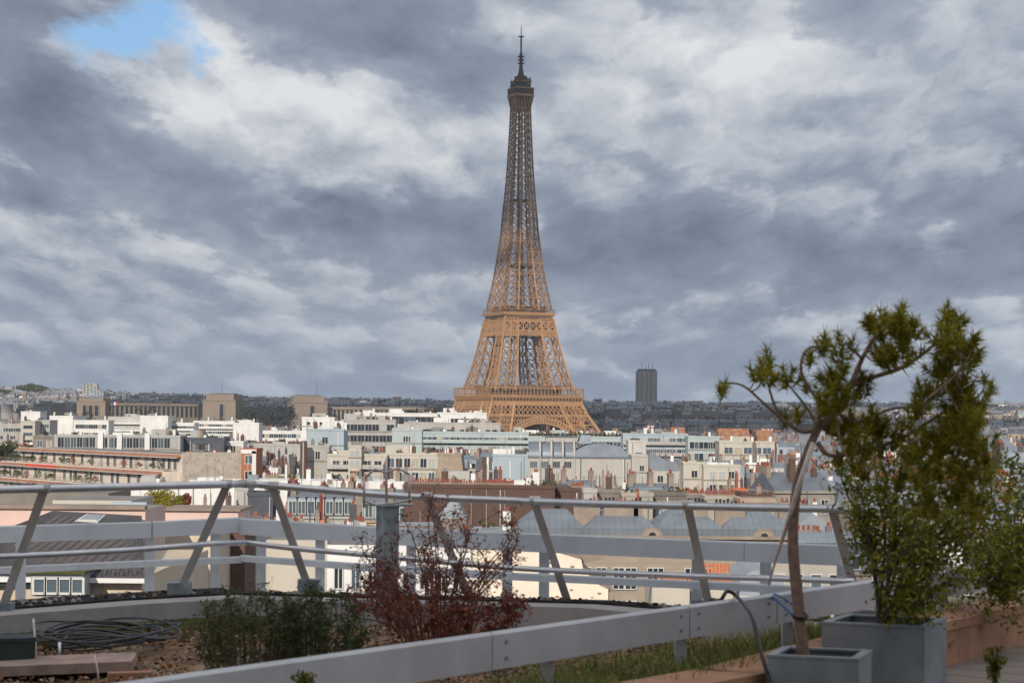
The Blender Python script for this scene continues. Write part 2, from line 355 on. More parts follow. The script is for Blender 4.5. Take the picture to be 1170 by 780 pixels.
# ------------------------------------------------------------------ the iron tower
def build_tower():
    t = tag(empty('iron_lattice_tower', (4.3, 1540, 0), radians(23)), 'tall brown wrought iron lattice tower on four curved legs with three platforms', 'tower')
    prof = [(0, 62.5), (12, 55), (27, 45.8), (40, 38.6), (57.6, 31.2), (75, 26.0), (95, 21.8), (115.7, 18.4), (140, 14.2), (170, 10.6), (215, 7.5), (250, 6.0), (276, 5.2)]
    wid = [(0, 25), (27, 20.5), (57.6, 15.6), (115.7, 10.2), (150, 7.6), (190, 5.9), (276, 4)]
    hw = lambda z: lerp(prof, z)
    def leg_bars(m, sx, sy, zs, ch, br, sub=1, faces=None):
        def cor(z): o = hw(z); i = o - lerp(wid, z); return [(sx * o, sy * o, z), (sx * i, sy * o, z), (sx * i, sy * i, z), (sx * o, sy * i, z)]
        L = lambda a, b, f: tuple(a[k] + (b[k] - a[k]) * f for k in range(3))
        for za, zb in zip(zs, zs[1:]):
            A, B = cor(za), cor(zb)
            for k in range(4):
                m.bar(A[k], B[k], ch, 'iron_paint')
                a0, a1, b0, b1 = A[k], A[(k + 1) % 4], B[k], B[(k + 1) % 4]
                m.bar(b0, b1, br * 1.3, 'iron_paint')
                n = sub
                for j in range(n):
                    p0, p1, q0, q1 = L(a0, a1, j / n), L(a0, a1, (j + 1) / n), L(b0, b1, j / n), L(b0, b1, (j + 1) / n)
                    m.bar(p0, q1, br, 'iron_fine'); m.bar(p1, q0, br, 'iron_fine')
                    if j: m.bar(p0, q0, br * 1.2, 'iron_paint')
                # finer secondary lattice hung between the main diagonals
                mid = L(L(a0, a1, .5), L(b0, b1, .5), .5)
                for e in (L(a0, b0, .5), L(a1, b1, .5)): m.bar(e, mid, br * .6, 'iron_fine')
    for sx in (-1, 1):
        for sy in (-1, 1):
            m = MB()
            leg_bars(m, sx, sy, [0, 9, 18, 26, 33, 40, 47, 54], 1.5, .62, 2)
            leg_bars(m, sx, sy, [57.6, 65, 73, 81, 89, 97, 104, 110], 1.15, .42, 2)
            m.build('leg', t)
            b = MB(); b.box(sx * 50 - 15, sx * 50 + 15, sy * 50 - 15, sy * 50 + 15, -1, 3, 'grey_wall'); b.build('masonry_pier', t)
    def onface(k, x, d, z):      # k = face 0 front,1 right,2 back,3 left; x along the face, d = outward distance
        a = k * pi / 2; return (x * cos(a) + d * sin(a), x * sin(a) - d * cos(a), z)
    for k in range(4):
        # lattice girder under the first platform
        m = MB(); Fp = lambda x, z, off=0: onface(k, x, hw(z) + off, z)
        def web(z0, z1, n, wd, cross=True, frm='iron_paint'):
            xa, xb = hw(z0), hw(z1)
            for zz, xx in ((z0, xa), (z1, xb)): m.bar(Fp(-xx, zz), Fp(xx, zz), wd * 1.7, frm)
            for j in range(n):
                u0, u1 = -1 + 2 * j / n, -1 + 2 * (j + 1) / n
                m.bar(Fp(u0 * xa, z0), Fp(u1 * xb, z1), wd, frm)
                if cross: m.bar(Fp(u1 * xa, z0), Fp(u0 * xb, z1), wd, frm)
        web(39.6, 43.6, 22, .5); web(43.6, 47.4, 22, .5); web(36.2, 39.0, 36, .35, True, 'iron_fine')
        m.build('lattice_girder', t)
        # great arch
        m = MB(); R0, R1, zc = 33.6, 37.6, 0.6; N = 44
        def arc(r, a): x = r * cos(a); z = zc + r * sin(a); return Fp(x, z, .3)
        pr = None
        for j in range(N + 1):
            a = radians(12) + (pi - radians(24)) * j / N
            if pr is not None:
                for r, wd in ((R0, 1.1), (R1, .9), ((R0 + R1) / 2, .35)): m.bar(arc(r, pr), arc(r, a), wd, 'iron_paint')
                m.bar(arc(R0, pr), arc(R1, a), .35, 'iron_fine'); m.bar(arc(R1, pr), arc(R0, a), .35, 'iron_fine')
            m.bar(arc(R0, a), arc(R1, a), .55, 'iron_paint')
            x, z = R1 * cos(a), zc + R1 * sin(a)
            if z > 18 and z < 35.4 and abs(x) < 34: m.bar(Fp(x, z), Fp(x * 1.04, 36.2), .5, 'iron_paint')
            pr = a
        m.build('arch', t)
    # first platform
    m = MB(); G = 36.0
    for k in range(4):
        for j in range(28):
            x = -G + 2 * G * (j + .5) / 28
            m.prism([(0, 47.6), (0, 53.2), (-2.0, 53.2), (-1.9, 50.5), (-.6, 48.0)], -.4, .4, 'iron_paint') if False else None
            m.bar(onface(k, x, G - 1.7, 47.9), onface(k, x, G + .3, 52.9), .75, 'iron_paint', 1.0)
            m.bar(onface(k, x - G / 28, G - .1, 52.4), onface(k, x + G / 28, G - .1, 52.4), .8, 'iron_paint')
        for j in range(27):
            x = -G + 2 * G * (j + 1) / 28; m.bar(onface(k, x - .85, G - .55, 51.0), onface(k, x + .85, G - .55, 51.0), .35, 'iron_dark', 1.7)  # dark plates paint in the shade of the open arcade between consoles
        m.bar(onface(k, -G, G - .9, 50.2), onface(k, G, G - .9, 50.2), .5, 'iron_paint', 5.0)
        m.bar(onface(k, -G - .4, G, 53.6), onface(k, G + .4, G, 53.6), 1.4, 'iron_paint', 1.1)
        m.bar(onface(k, -G, G - 1.2, 47.5), onface(k, G, G - 1.2, 47.5), .8, 'iron_paint')
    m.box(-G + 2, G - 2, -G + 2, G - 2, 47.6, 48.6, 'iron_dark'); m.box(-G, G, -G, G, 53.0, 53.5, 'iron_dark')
    m.build('first_platform', t)
    m = MB()
    for k in range(4):
        m.bar(onface(k, -G, G, 59.4), onface(k, G, G, 59.4), .8, 'iron_paint'); m.bar(onface(k, -G, G, 55.3), onface(k, G, G, 55.3), .3, 'iron_paint')
        for j in range(27): x = -G + 2 * G * j / 26; m.bar(onface(k, x, G, 53.8), onface(k, x, G, 59.4), .42, 'iron_paint')
    m.build('gallery_screen', t)
    m = MB()
    for k in range(4):
        m.box(-1, 1, -1, 1, 54, 54.01, 'iron_dark')
        a = k * pi / 2; c, s_ = cos(a), sin(a)
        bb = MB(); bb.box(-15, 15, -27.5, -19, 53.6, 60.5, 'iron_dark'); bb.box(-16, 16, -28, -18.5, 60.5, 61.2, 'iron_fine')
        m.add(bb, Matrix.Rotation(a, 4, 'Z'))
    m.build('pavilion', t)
    # second platform
    m = MB()
    for k in range(4):
        Fp = lambda x, z, off=0: onface(k, x, hw(z) + off, z)
        def web2(z0, z1, n, wd):
            xa, xb = hw(z0), hw(z1)
            for zz, xx in ((z0, xa), (z1, xb)): m.bar(Fp(-xx, zz), Fp(xx, zz), wd * 1.6, 'iron_paint')
            for j in range(n):
                u0, u1 = -1 + 2 * j / n, -1 + 2 * (j + 1) / n
                m.bar(Fp(u0 * xa, z0), Fp(u1 * xb, z1), wd, 'iron_paint'); m.bar(Fp(u1 * xa, z0), Fp(u0 * xb, z1), wd, 'iron_paint')
                m.bar(Fp(u0 * xa, z0), Fp(u0 * xb, z1), wd, 'iron_paint')
        web2(97.6, 101.0, 26, .35); web2(101.2, 107.6, 8, .6)
    m.build('upper_lattice_girder', t)
    m = MB(); G2 = 19.2
    m.box(-18.6, 18.6, -18.6, 18.6, 107.8, 112.2, 'iron_paint', taper=(-.6, -.6, -.6, -.6)); m.box(-G2 - .9, G2 + .9, -G2 - .9, G2 + .9, 112.2, 114.4, 'iron_paint', taper=(-.5,) * 4)
    [m.bar(onface(k, x_ * 1.55 - .5, 19.15, 110.6), onface(k, x_ * 1.55 + .5, 19.15, 110.6), .3, 'iron_dark', 1.6) for k in range(4) for x_ in range(-11, 12)]; m.box(-15, 15, -15, 15, 114.4, 118.6, 'iron_dark'); m.box(-16, 16, -16, 16, 118.6, 119.1, 'iron_paint')  # the row of small plates under the cornice is painted-in gap shade
    for k in range(4):
        for j in range(25): x = -G2 + 2 * G2 * j / 24; m.bar(onface(k, x, G2 + 1, 114.4), onface(k, x, G2 + 1, 116.6), .22, 'iron_fine')
        m.bar(onface(k, -G2 - 1, G2 + 1, 116.6), onface(k, G2 + 1, G2 + 1, 116.6), .35, 'iron_fine')
    m.build('second_platform', t)
    # upper shaft: four converging corner legs with braced bays between them
    zs = [116]; hstep = 9.2
    while zs[-1] < 266: zs.append(zs[-1] + hstep); hstep = max(5.2, hstep * .965)
    zs[-1] = 270
    m = MB()
    for za, zb in zip(zs, zs[1:]):
        oa, ob = hw(za), hw(zb); ia, ib = max(oa - lerp(wid, za), 0), max(ob - lerp(wid, zb), 0)
        th = .9 if za < 190 else .68; bt = .40 if za < 190 else .34
        for k in range(4):
            def pt(x, z, o): return onface(k, x, o, z)
            cols = [(-oa, -ob), (-ia, -ib), (ia, ib), (oa, ob)] if ia > .7 else [(-oa, -ob), (0, 0), (oa, ob)]
            for xa, xb in cols: m.bar(pt(xa, za, oa), pt(xb, zb, ob), th if abs(xa) > 1 else .6, 'iron_paint')
            m.bar(pt(-ob, zb, ob), pt(ob, zb, ob), .45 if za < 190 else .32, 'iron_paint')
            for (xa, xb), (ya, yb) in zip(cols, cols[1:]):
                m.bar(pt(xa, za, oa), pt(yb, zb, ob), bt, 'iron_fine'); m.bar(pt(ya, za, oa), pt(xb, zb, ob), bt, 'iron_fine')
                if ya - xa > 4.4:
                    ma, mb = (xa + ya) / 2, (xb + yb) / 2; zm = (za + zb) / 2; om = (oa + ob) / 2
                    m.bar(pt((xa + xb) / 2, zm, om), pt(ma, za, oa), bt * .7, 'iron_fine'); m.bar(pt((ya + yb) / 2, zm, om), pt(ma, za, oa), bt * .7, 'iron_fine')
            # inner leg faces
            if ia > .7 and za < 170:
                m.bar(pt(-ia, za, ia), pt(-ib, zb, ib), th * .8, 'iron_paint'); m.bar(pt(-oa, za, ia), pt(-ib, zb, ib), bt, 'iron_fine'); m.bar(pt(-ia, za, ia), pt(-ob, zb, ib), bt, 'iron_fine')
                m.bar(pt(oa, za, ia), pt(ib, zb, ib), bt, 'iron_fine'); m.bar(pt(ia, za, ia), pt(ob, zb, ib), bt, 'iron_fine')
    m.build('upper_shaft', t)
    m = MB()
    for sx in (-1, 1):
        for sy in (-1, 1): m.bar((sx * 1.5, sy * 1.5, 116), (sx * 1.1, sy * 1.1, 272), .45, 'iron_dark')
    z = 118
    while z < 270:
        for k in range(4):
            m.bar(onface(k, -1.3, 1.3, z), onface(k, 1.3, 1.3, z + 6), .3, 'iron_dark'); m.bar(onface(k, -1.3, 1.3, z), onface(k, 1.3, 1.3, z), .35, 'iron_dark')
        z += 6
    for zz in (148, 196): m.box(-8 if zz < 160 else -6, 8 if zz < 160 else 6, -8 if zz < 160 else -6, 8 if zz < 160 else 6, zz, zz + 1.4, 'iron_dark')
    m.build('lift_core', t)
    m = MB()
    for k in range(4):
        for j in range(7): x = -5 + 10 * j / 6; m.bar(onface(k, x, 5.2, 262), onface(k, x * 1.38, 7.2, 272.8), .55, 'iron_paint')
        for j in range(6): x = -5 + 10 * j / 6; m.bar(onface(k, x, 5.2, 262), onface(k, (x + 1.6) * 1.3, 7.0, 272), .3, 'iron_fine')
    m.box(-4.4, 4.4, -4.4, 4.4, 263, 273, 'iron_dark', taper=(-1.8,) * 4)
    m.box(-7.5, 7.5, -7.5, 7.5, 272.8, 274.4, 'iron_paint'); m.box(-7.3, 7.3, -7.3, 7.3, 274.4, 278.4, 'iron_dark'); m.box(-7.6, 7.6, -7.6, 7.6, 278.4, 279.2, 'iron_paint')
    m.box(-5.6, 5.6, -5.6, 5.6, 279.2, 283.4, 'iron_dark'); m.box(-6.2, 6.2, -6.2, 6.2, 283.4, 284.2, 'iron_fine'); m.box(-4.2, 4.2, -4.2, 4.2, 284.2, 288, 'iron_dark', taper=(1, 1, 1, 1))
    rr = random.Random(3)
    for j in range(34):
        a = rr.uniform(0, 2 * pi); r = rr.uniform(5.2, 7.6); z0 = rr.uniform(279, 284); m.bar((r * cos(a), r * sin(a), z0), (r * cos(a), r * sin(a), z0 + rr.uniform(2, 5)), .4, 'iron_dark')
    for j in range(12):
        a = rr.uniform(0, 2 * pi); r = rr.uniform(6, 8.2); z0 = rr.uniform(280, 285); m.box(r * cos(a) - .6, r * cos(a) + .6, r * sin(a) - .6, r * sin(a) + .6, z0, z0 + 1.5, 'antenna_grey')
    top = m.build('top_gallery', t)
    m = MB(); m.tube([(0, 0, 287), (0, 0, 291), (0, 0, 294.5)], [3.2, 1.9, 1.4], 'iron_dark', 8); m.tube([(0, 0, 294), (0, 0, 305)], [1.35, 1.1], 'iron_dark', 8)
    m.tube([(0, 0, 305), (0, 0, 317)], .62, 'iron_dark', 6); m.bar((-2.3, 0, 317), (2.3, 0, 317), .7, 'iron_dark'); m.bar((0, -2.3, 317), (0, 2.3, 317), .7, 'iron_dark'); m.tube([(0, 0, 317), (0, 0, 325.5)], [.35, .18], 'iron_dark', 6)
    for zz in (297, 299.5, 302): m.box(-1.9, 1.9, -1.9, 1.9, zz, zz + .8, 'iron_dark')
    m.build('antenna_mast', top)
build_tower()

# ------------------------------------------------------------------ windows and facades
def window_mesh(w_, h_, glass='glass_dark', frame='window_frame', mull=1, balcony=False):
    m = MB(); m.box(-w_ / 2, w_ / 2, -.03, .02, 0, h_, glass)
    t = .09
    m.box(-w_ / 2 - t, -w_ / 2, -.09, .03, -t, h_ + t, frame); m.box(w_ / 2, w_ / 2 + t, -.09, .03, -t, h_ + t, frame)
    m.box(-w_ / 2, w_ / 2, -.09, .03, h_, h_ + t, frame); m.box(-w_ / 2, w_ / 2, -.14, .03, -t, 0, frame)
    for k in range(mull): x = -w_ / 2 + w_ * (k + 1) / (mull + 1); m.box(x - .04, x + .04, -.06, -.032, 0, h_, frame)
    if balcony:
        m.box(-w_ / 2 - .15, w_ / 2 + .15, -.4, -.15, -.1, -.03, 'stack')
        for k in range(9): x = -w_ / 2 - .12 + (w_ + .24) * k / 8; m.box(x - .015, x + .015, -.38, -.35, -.03, .9, 'iron_black')
        m.box(-w_ / 2 - .15, w_ / 2 + .15, -.39, -.34, .9, .95, 'iron_black')
    return m.mesh('window')
_wm = {}; WR = random.Random(77)
def win(key):
    if key not in _wm: _wm[key] = bpy.data.objects.new('window', window_mesh(*key))
    return _wm[key]
def put_windows(parent, spots, key):
    alt = {'glass_dark': 'glass_sky', 'glass_sky': 'glass_dark'}
    for i_, (x, y, z, rz) in enumerate(spots):
        q = WR.random(); k2 = key if q < .6 else (key[0], key[1], alt.get(key[2], key[2]) if q < .82 else 'shutter' if q < .93 else 'blind', *key[3:])
        link_copy(win(k2), parent, (x, y, z), rz)

def leafball(c, r, n, size, rr, m_, shape=1.0, flat=None, mb=None, tones=None):
    m = mb or MB();
    if m.tone is None: m.tone = []
    for _ in range(n):
        while True:
            q = Vector((rr.uniform(-1, 1), rr.uniform(-1, 1), rr.uniform(-1, 1)))
            if q.length < 1: break
        q *= .55 + .45 * rr.random() / max(q.length, .2) if rr.random() < .4 else 1
        p_ = Vector((c[0] + q.x * r[0], c[1] + q.y * r[1], c[2] + q.z * r[2]))
        nrm = Vector((rr.gauss(0, 1), rr.gauss(0, 1), rr.gauss(0, 1))).normalized(); a = nrm.orthogonal().normalized(); b = nrm.cross(a); s = size * rr.uniform(.6, 1.3)
        m.quad([p_ - a * s, p_ - b * s * .5, p_ + a * s, p_ + b * s * .5], m_)
        m.tone.append(tones(p_, rr) if tones else rr.random() ** 2)
    return m
HEROES = []          # (px0, px1, lowest pixel row that must stay visible, Y)
FOOT = []            # footprints kept free: (cx, cy, radius)
def stack_mb(L, hgt, n, pot='terracotta', w_=.75, potr=.15, axis='y'):
    s = MB(); s.box(-w_ / 2, w_ / 2, 0, L, -3, hgt, 'stack'); s.box(-w_ / 2 - .08, w_ / 2 + .08, -.08, L + .08, hgt, hgt + .18, 'stack')
    q = MB()
    for k in range(n): yy = L * (k + .5) / n; hh = R.uniform(.35, .7); q.box(-potr, potr, yy - potr, yy + potr, hgt + .18, hgt + .18 + hh, pot, taper=(.03,) * 4)
    return s, q
def hero(name, label, px0, px1, ytop, Y, depth, wall='white_wall', rot=0, roof='flat', base=0, cat='building', vis=None, wins=None, group=None, extras=None, roofmat='roof_grey', roofh=3.5, chim=0, parapet=True, key=(1.3, 1.5, 'glass_dark', 'window_frame', 1, False), side=None):
    A, B = P(px0, ytop, Y), P(px1, ytop, Y)
    w_ = (B.x - A.x) / max(cos(rot), .3); zt = (A.z + B.z) / 2 - base
    cx = (A.x + B.x) / 2
    o = tag(empty(name, (cx, Y, base), rot), label, cat, group)
    if roof == 'mansard': zt -= roofh
    m = MB(); m.box(-w_ / 2, w_ / 2, 0, depth, 0, zt, wall, top=roofmat); m.build('wall', o)
    if roof == 'flat' and parapet:
        m = MB()
        for a in ((-w_ / 2 - .1, w_ / 2 + .1, -.1, .25), (-w_ / 2 - .1, w_ / 2 + .1, depth - .25, depth + .1)): m.box(a[0], a[1], a[2], a[3], zt, zt + .5, wall)
        for a in ((-w_ / 2 - .1, -w_ / 2 + .25), (w_ / 2 - .25, w_ / 2 + .1)): m.box(a[0], a[1], .25, depth - .25, zt, zt + .5, wall)
        m.build('parapet', o)
        if w_ > 7:
            m = MB(); rr = random.Random(int(px0 * 7 + Y)); n = max(1, int(w_ / 8))
            for k in range(n):
                x = -w_ / 2 + w_ * (k + rr.uniform(.2, .7)) / n; a = rr.uniform(1, 2.6); hh = rr.uniform(.8, 2.4); m.box(x - a, x + a, depth * .3, depth * .7, zt, zt + hh, rr.choice([wall, 'white_wall', 'grey_wall', 'roof_grey']))
                m.box(x + a + .2, x + a + .8, depth * .2, depth * .2 + .6, zt, zt + rr.uniform(1, 2.2), 'white_wall')
            m.build('rooftop_housing', o)
    if roof == 'mansard':
        t = 1.5; m = MB(); m.box(-w_ / 2 - .2, w_ / 2 + .2, -.25, depth + .25, zt, zt + .35, wall); m.box(-w_ / 2, w_ / 2, 0, depth, zt + .35, zt + roofh * .75, roofmat, taper=(0, 0, t, t)); m.box(-w_ / 2, w_ / 2, t, depth - t, zt + roofh * .75, zt + roofh, 'zinc', taper=(0, 0, (depth - 2 * t) * .4, (depth - 2 * t) * .4))
        rf = m.build('roof', o)
        for k in range(chim):
            s, q = stack_mb(depth * .45, roofh * .8 + R.uniform(.4, 1.4), 7)
            x = -w_ / 2 + .5 + (w_ - 1) * k / max(1, chim - 1); so = s.build('chimney_stack', rf); so.location = (x, depth * .25, zt + 1); qo = q.build('chimney_pots', rf); qo.location = so.location; qo['kind'] = 'stuff'
    if wins:
        cols, rows, dz, off, m_ = wins          # columns, rows, storey height, first sill below the top, side margin
        sp = []
        for r in range(rows):
            for c in range(cols): sp.append((-w_ / 2 + m_ + (w_ - 2 * m_) * (c + .5) / cols, -.03, zt - off - r * dz, 0))
        put_windows(o, sp[:96], key)
    if side:                                    # windows on the right or left end wall
        sgn, cols, rows, dz, off = side
        put_windows(o, [(sgn * (w_ / 2 + .03), depth * (c + .5) / cols, zt - off - r * dz, sgn * pi / 2) for r in range(rows) for c in range(cols)], key)
    if extras: extras(o, w_, depth, zt)
    rc = random.Random(int(px0 * 13 + ytop * 7)); m_n = min(12, int(w_ / 2.2))
    if roof == 'flat':
        for k in range(m_n):
            x = rc.uniform(-w_ / 2 + .6, w_ / 2 - .6); y_ = rc.uniform(.5, min(4, depth - 1)); q = rc.random(); m = MB()
            if q < .35:
                a = rc.uniform(.25, .5); hh = rc.uniform(1, 2.2); m.box(x - a, x + a, y_, y_ + .5, zt, zt + hh, rc.choice(['stack', 'white_wall', 'wall3', 'brick_red'])); m.box(x - a * .6, x + a * .6, y_ + .1, y_ + .4, zt + hh, zt + hh + .4, rc.choice(['terracotta', 'roof_grey'])); m.build('chimney', o)
            elif q < .6: m.tube([(x, y_, zt), (x, y_, zt + rc.uniform(1.5, 4))], .05, 'antenna_grey', 5); m.build('aerial', o)
            elif q < .8: a = rc.uniform(.5, 1.4); m.box(x - a, x + a, y_, y_ + 1, zt, zt + rc.uniform(.6, 1.3), rc.choice(['roof_grey', 'zinc', 'grey_wall', 'roof_dark'])); m.build('vent_box', o)
            else: mm = leafball((x, y_ + .3, zt + .7), (rc.uniform(.5, 1.6), .5, rc.uniform(.4, .8)), 50, .22, rc, 'city_leaf'); mm.build('roof_plant', o)
    if Y < 700:
        for k in range(1 + int(w_ / 9)):
            x = rc.uniform(-w_ / 2 + .4, w_ / 2 - .4); MB().box(x - .07, x + .07, -.16, -.011, 0, zt - .2, rc.choice(['roof_grey', 'grey_wall', 'white_wall'])).build('drainpipe', o)
        if wins and wall != 'brick_orange':
            MB().box(-w_ / 2, w_ / 2, -.13, -.012, zt - wins[3] - .55, zt - wins[3] - .35, 'wall3' if wall != 'wall3' else 'wall0').build('string_course', o)
    if vis: HEROES.append((min(px0, px1), max(px0, px1), vis, Y))
    FOOT.append((cx, Y + depth / 2, max(w_, depth) * .6))
    return o
HEROES.append((512, 690, 492, 1470)); HEROES.append((70, 520, 486, 2100)); HEROES.append((0, 1170, 478, 2500))

def terraces(n, dz, col='white_wall'):          # projecting balcony bands
    def f(o, w_, d, zt):
        for k in range(n):
            m = MB(); z = zt - 1.2 - k * dz; m.box(-w_ / 2, w_ / 2, -1.3, -.02, z - 1.6, z - 1.4, col); m.box(-w_ / 2, w_ / 2, -1.35, -1.25, z - 1.4, z - .6, col); m.build('balcony', o)
    return f
# white modern blocks in the sun, before the palace (far)
G1 = 'white modern apartment blocks below the palace'
KW = (1.7, 1.5, 'glass_dark', 'window_frame', 1, False); KL = (2.6, 1.3, 'glass_dark', 'window_frame', 2, False)
hero('apartment_block', 'pale block with green and pink striped piers between dark window bays', -20, 24, 485, 820, 14, 'wall2', vis=506, wins=(7, 4, 3, 2.6, .5), group=G1, key=KL)
hero('apartment_block', 'narrow cream block with dark slotted balconies stacked up its edge', 24, 40, 482, 815, 14, 'cream_wall', vis=506, wins=(1, 5, 2.8, 2.5, .3), group=G1, key=(3.6, 1.2, 'glass_dark', 'window_frame', 0, False))
hero('apartment_block', 'tall blank white gable rising above the slotted balconies', 24, 46, 471, 960, 14, 'white_wall', vis=484, group=G1)
hero('apartment_block', 'grey block with paired wide windows beside the cream slotted block', 40, 57, 481, 825, 14, 'wall2', vis=498, wins=(2, 4, 3, 2.5, .4), group=G1, key=KL)
hero('apartment_block', 'bluish white windowless block split by a dark joint', 56, 84, 476, 860, 14, 'white_wall', rot=radians(-12), vis=498, group=G1)
hero('apartment_block', 'low white block with two rows of small dark windows', 84, 124, 481, 850, 12, 'white_wall', vis=498, wins=(7, 3, 3.3, 2.9, .8), group=G1, key=KW)
hero('apartment_block', 'white stepped block with several rooftop sheds and pale balconies', 124, 161, 477, 880, 14, 'wall5', rot=radians(8), vis=498, wins=(5, 3, 3, 3, .6), group=G1, key=KL, extras=terraces(3, 3))
hero('apartment_block', 'broad blank white gable with small chimneys on top', 160, 192, 476, 840, 14, 'white_wall', vis=500, group=G1)
hero('apartment_block', 'white block with long dark ribbon windows under a thin roof slab', 191, 222, 484, 850, 12, 'white_wall', vis=502, wins=(6, 3, 3, 2.2, .2), group=G1, key=KL, extras=terraces(2, 3))
hero('apartment_block', 'white block with long planted roof terraces in front of the domed pavilion', 221, 268, 482, 870, 14, 'white_wall', vis=500, wins=(9, 3, 3, 2.2, .2), group=G1, key=KL, extras=terraces(3, 3))
hero('apartment_block', 'plain bright white stepped gable at the end of the terraces', 266, 296, 484, 835, 12, 'white_wall', vis=505, group=G1)
hero('stair_block', 'small white stair block standing on the stepped gable', 270, 287, 481, 855, 5, 'white_wall', vis=486)
hero('apartment_block', 'long low white building with pink awnings beyond the grey block', 296, 345, 493, 900, 10, 'white_wall', vis=505, wins=(9, 2, 3, 2.5, .5), group=G1, key=KW)
# the dark rooftop storey behind the terraced building
G2_ = 'grey rooftops behind the terraced building'
def stubs(xs_):
    def f(o, w_, d, zt):
        for x in xs_:
            m = MB(); m.box(x * w_ - .6, x * w_ + .6, -.6, .4, zt - 3.0, zt + 1.0, 'white_wall'); m.build('white_duct', o)
    return f
hero('rooftop_building', 'beige concrete block with dark opening behind the terraced building', 38, 64, 500, 520, 10, 'wall3', vis=512, wins=(2, 1, 3, 2.2, .5), group=G2_)
hero('rooftop_building', 'long dark grey rooftop storey carrying three white ducts', 62, 206, 499, 500, 10, 'grey_wall', vis=514, group=G2_, roofmat='roof_dark', wins=(19, 1, 3, 2.5, .9), key=(1.5, 2.3, 'glass_dark', 'grey_wall', 1, False), extras=stubs((-.13, .02, .24)))
hero('rooftop_building', 'dark glazed rooftop studio behind the rubble end wall', 204, 256, 502, 505, 10, 'slate', vis=514, wins=(9, 1, 3, 2.6, 4), group=G2_, key=(1.2, 1.4, 'glass_sky', 'window_frame', 0, False))
hero('rooftop_building', 'low white annex with small windows beside the glazed studio', 255, 278, 506, 510, 8, 'white_wall', vis=514, wins=(3, 1, 3, 2.2, .5), group=G2_)
hero('rooftop_building', 'long pale concrete terrace slab with railings', 278, 346, 509, 560, 10, 'grey_wall', vis=518, group=G2_)

# terraced apartment building with terracotta awnings
def terraced():
    a = P(22, 511, 452); b = P(212, 518.5, 380); zt = (a.z + b.z) / 2
    d = Vector((b.x - a.x, b.y - a.y)); Ln = d.length; rz = atan2(d.y, d.x)
    o = tag(empty('terraced_building', (a.x, a.y, 0), rz), 'cream terraced apartment building with stepped storeys and terracotta awning strips', 'building')
    dep = 11
    w1 = MB()
    w1.box(0, Ln - .25, 0, dep, 0, zt, 'terrace_wall', top='roof_grey'); w1.box(-3, Ln - 2, -3.1, 0, 0, zt - 3.1, 'terrace_wall', top='roof_grey'); w1.box(-6, Ln - 22, -6.2, -3.1, 0, zt - 6.2, 'terrace_wall', top='roof_grey'); w1.box(-9, Ln - 38, -9.3, -6.2, 0, zt - 9.3, 'terrace_wall', top='roof_grey')
    w1.build('wall', o)
    e = MB(); e.box(Ln - .25, Ln + .25, -.5, dep, 0, zt + .4, 'rubble_wall'); e.build('end_wall', o)
    spans = [(0, Ln - 1.5, 0, zt), (-3, Ln - 3, -3.1, zt - 3.1), (-6, Ln - 24, -6.2, zt - 6.2)]
    for si, (x0, x1, yf, z) in enumerate(spans):
        n = 5 if si < 2 else 4
        for k in range(n):
            xa = x0 + (x1 - x0) * k / n; xb = x0 + (x1 - x0) * (k + 1) / n - .3
            m = MB(); mt = 'awning_red' if (si == 1 and k == 1) else 'awning'
            m.box(xa, xb, yf - 1.1, yf - .02, z - .65, z - .1, mt, taper=(0, 0, .75, 0)) ; m.box(xa, xb, yf - 1.15, yf - .9, z - .74, z - .65, 'white_wall')
            m.build('awning', o)
        if si:
            m = MB(); m.box(x0, x1, yf + .05, yf + .11, z + .9, z + .97, 'stack'); m.box(x0, x1, yf + .05, yf + .11, z, z + .12, 'terrace_wall')
            for k in range(int((x1 - x0) / .8)): m.box(x0 + .8 * k, x0 + .8 * k + .05, yf + .06, yf + .1, z + .12, z + .9, 'stack')
            m.build('balcony_railing', o)
        xx = x0 + 3; spn = []
        rr = random.Random(si)
        while xx < x1 - 2:
            spn.append((xx, yf - .03, z - 2.75, 0)); xx += rr.choice([2.6, 3.4, 4.6, 5.4])
        put_windows(o, spn, (1.2, 2.1, 'glass_dark', 'shutter', 1, False))
        if si:
            for k in range(22):
                x = rr.uniform(x0 + 2, x1 - 2) if k % 2 else rr.uniform(x0 + 4, x0 + 26); m = leafball((0, 0, 0), (rr.uniform(.4, 1.5), .6, rr.uniform(.4, 1.0)), 60, .22, rr, rr.choice(['city_leaf', 'city_leaf', 'leaf_red'])); m.build('balcony_plant', o).location = (x, yf + .8, z + 1.0)
    m = MB()
    for k in range(3): m.box(Ln + .26, Ln + .32, 3 + 1.6 * k, 4 + 1.6 * k, zt - 8, zt - 7.1, 'glass_dark')
    m.box(Ln + .26, Ln + .32, 1, 2, zt - 6.2, zt - 5.0, 'glass_dark'); m.build('vent_opening', o)
    FOOT.append((-80, 415, 55)); HEROES.append((0, 296, 572, 390))
terraced()
def city_tree(px, py, Y, rx, rz, n, label, base=None, dark=True, leaf='city_leaf', group=None):
    c = P(px, py, Y); gz = base if base is not None else hill(c.x, Y)
    o = tag(empty('tree', (c.x, Y, gz)), label, 'tree', group); rr = random.Random(int(px * 3 + py))
    h = c.z - gz; m = MB(); m.tube([(0, 0, 0), (0, 0, h * .6), (rx * .1, 0, h)], [rx * .12, rx * .09, rx * .03], 'bark_grey', 6); m.build('trunk', o)
    m = MB()
    for k in range(7):
        a = rr.uniform(0, 2 * pi); rad = rr.uniform(.2, .6)
        leafball((rx * rad * cos(a), rx * rad * sin(a), h + rz * rr.uniform(-.4, .45)), (rx * .5, rx * .5, rz * .5), n // 7, max(.25, rx * .09), rr, leaf, mb=m)
    m.build('crown', o); return o

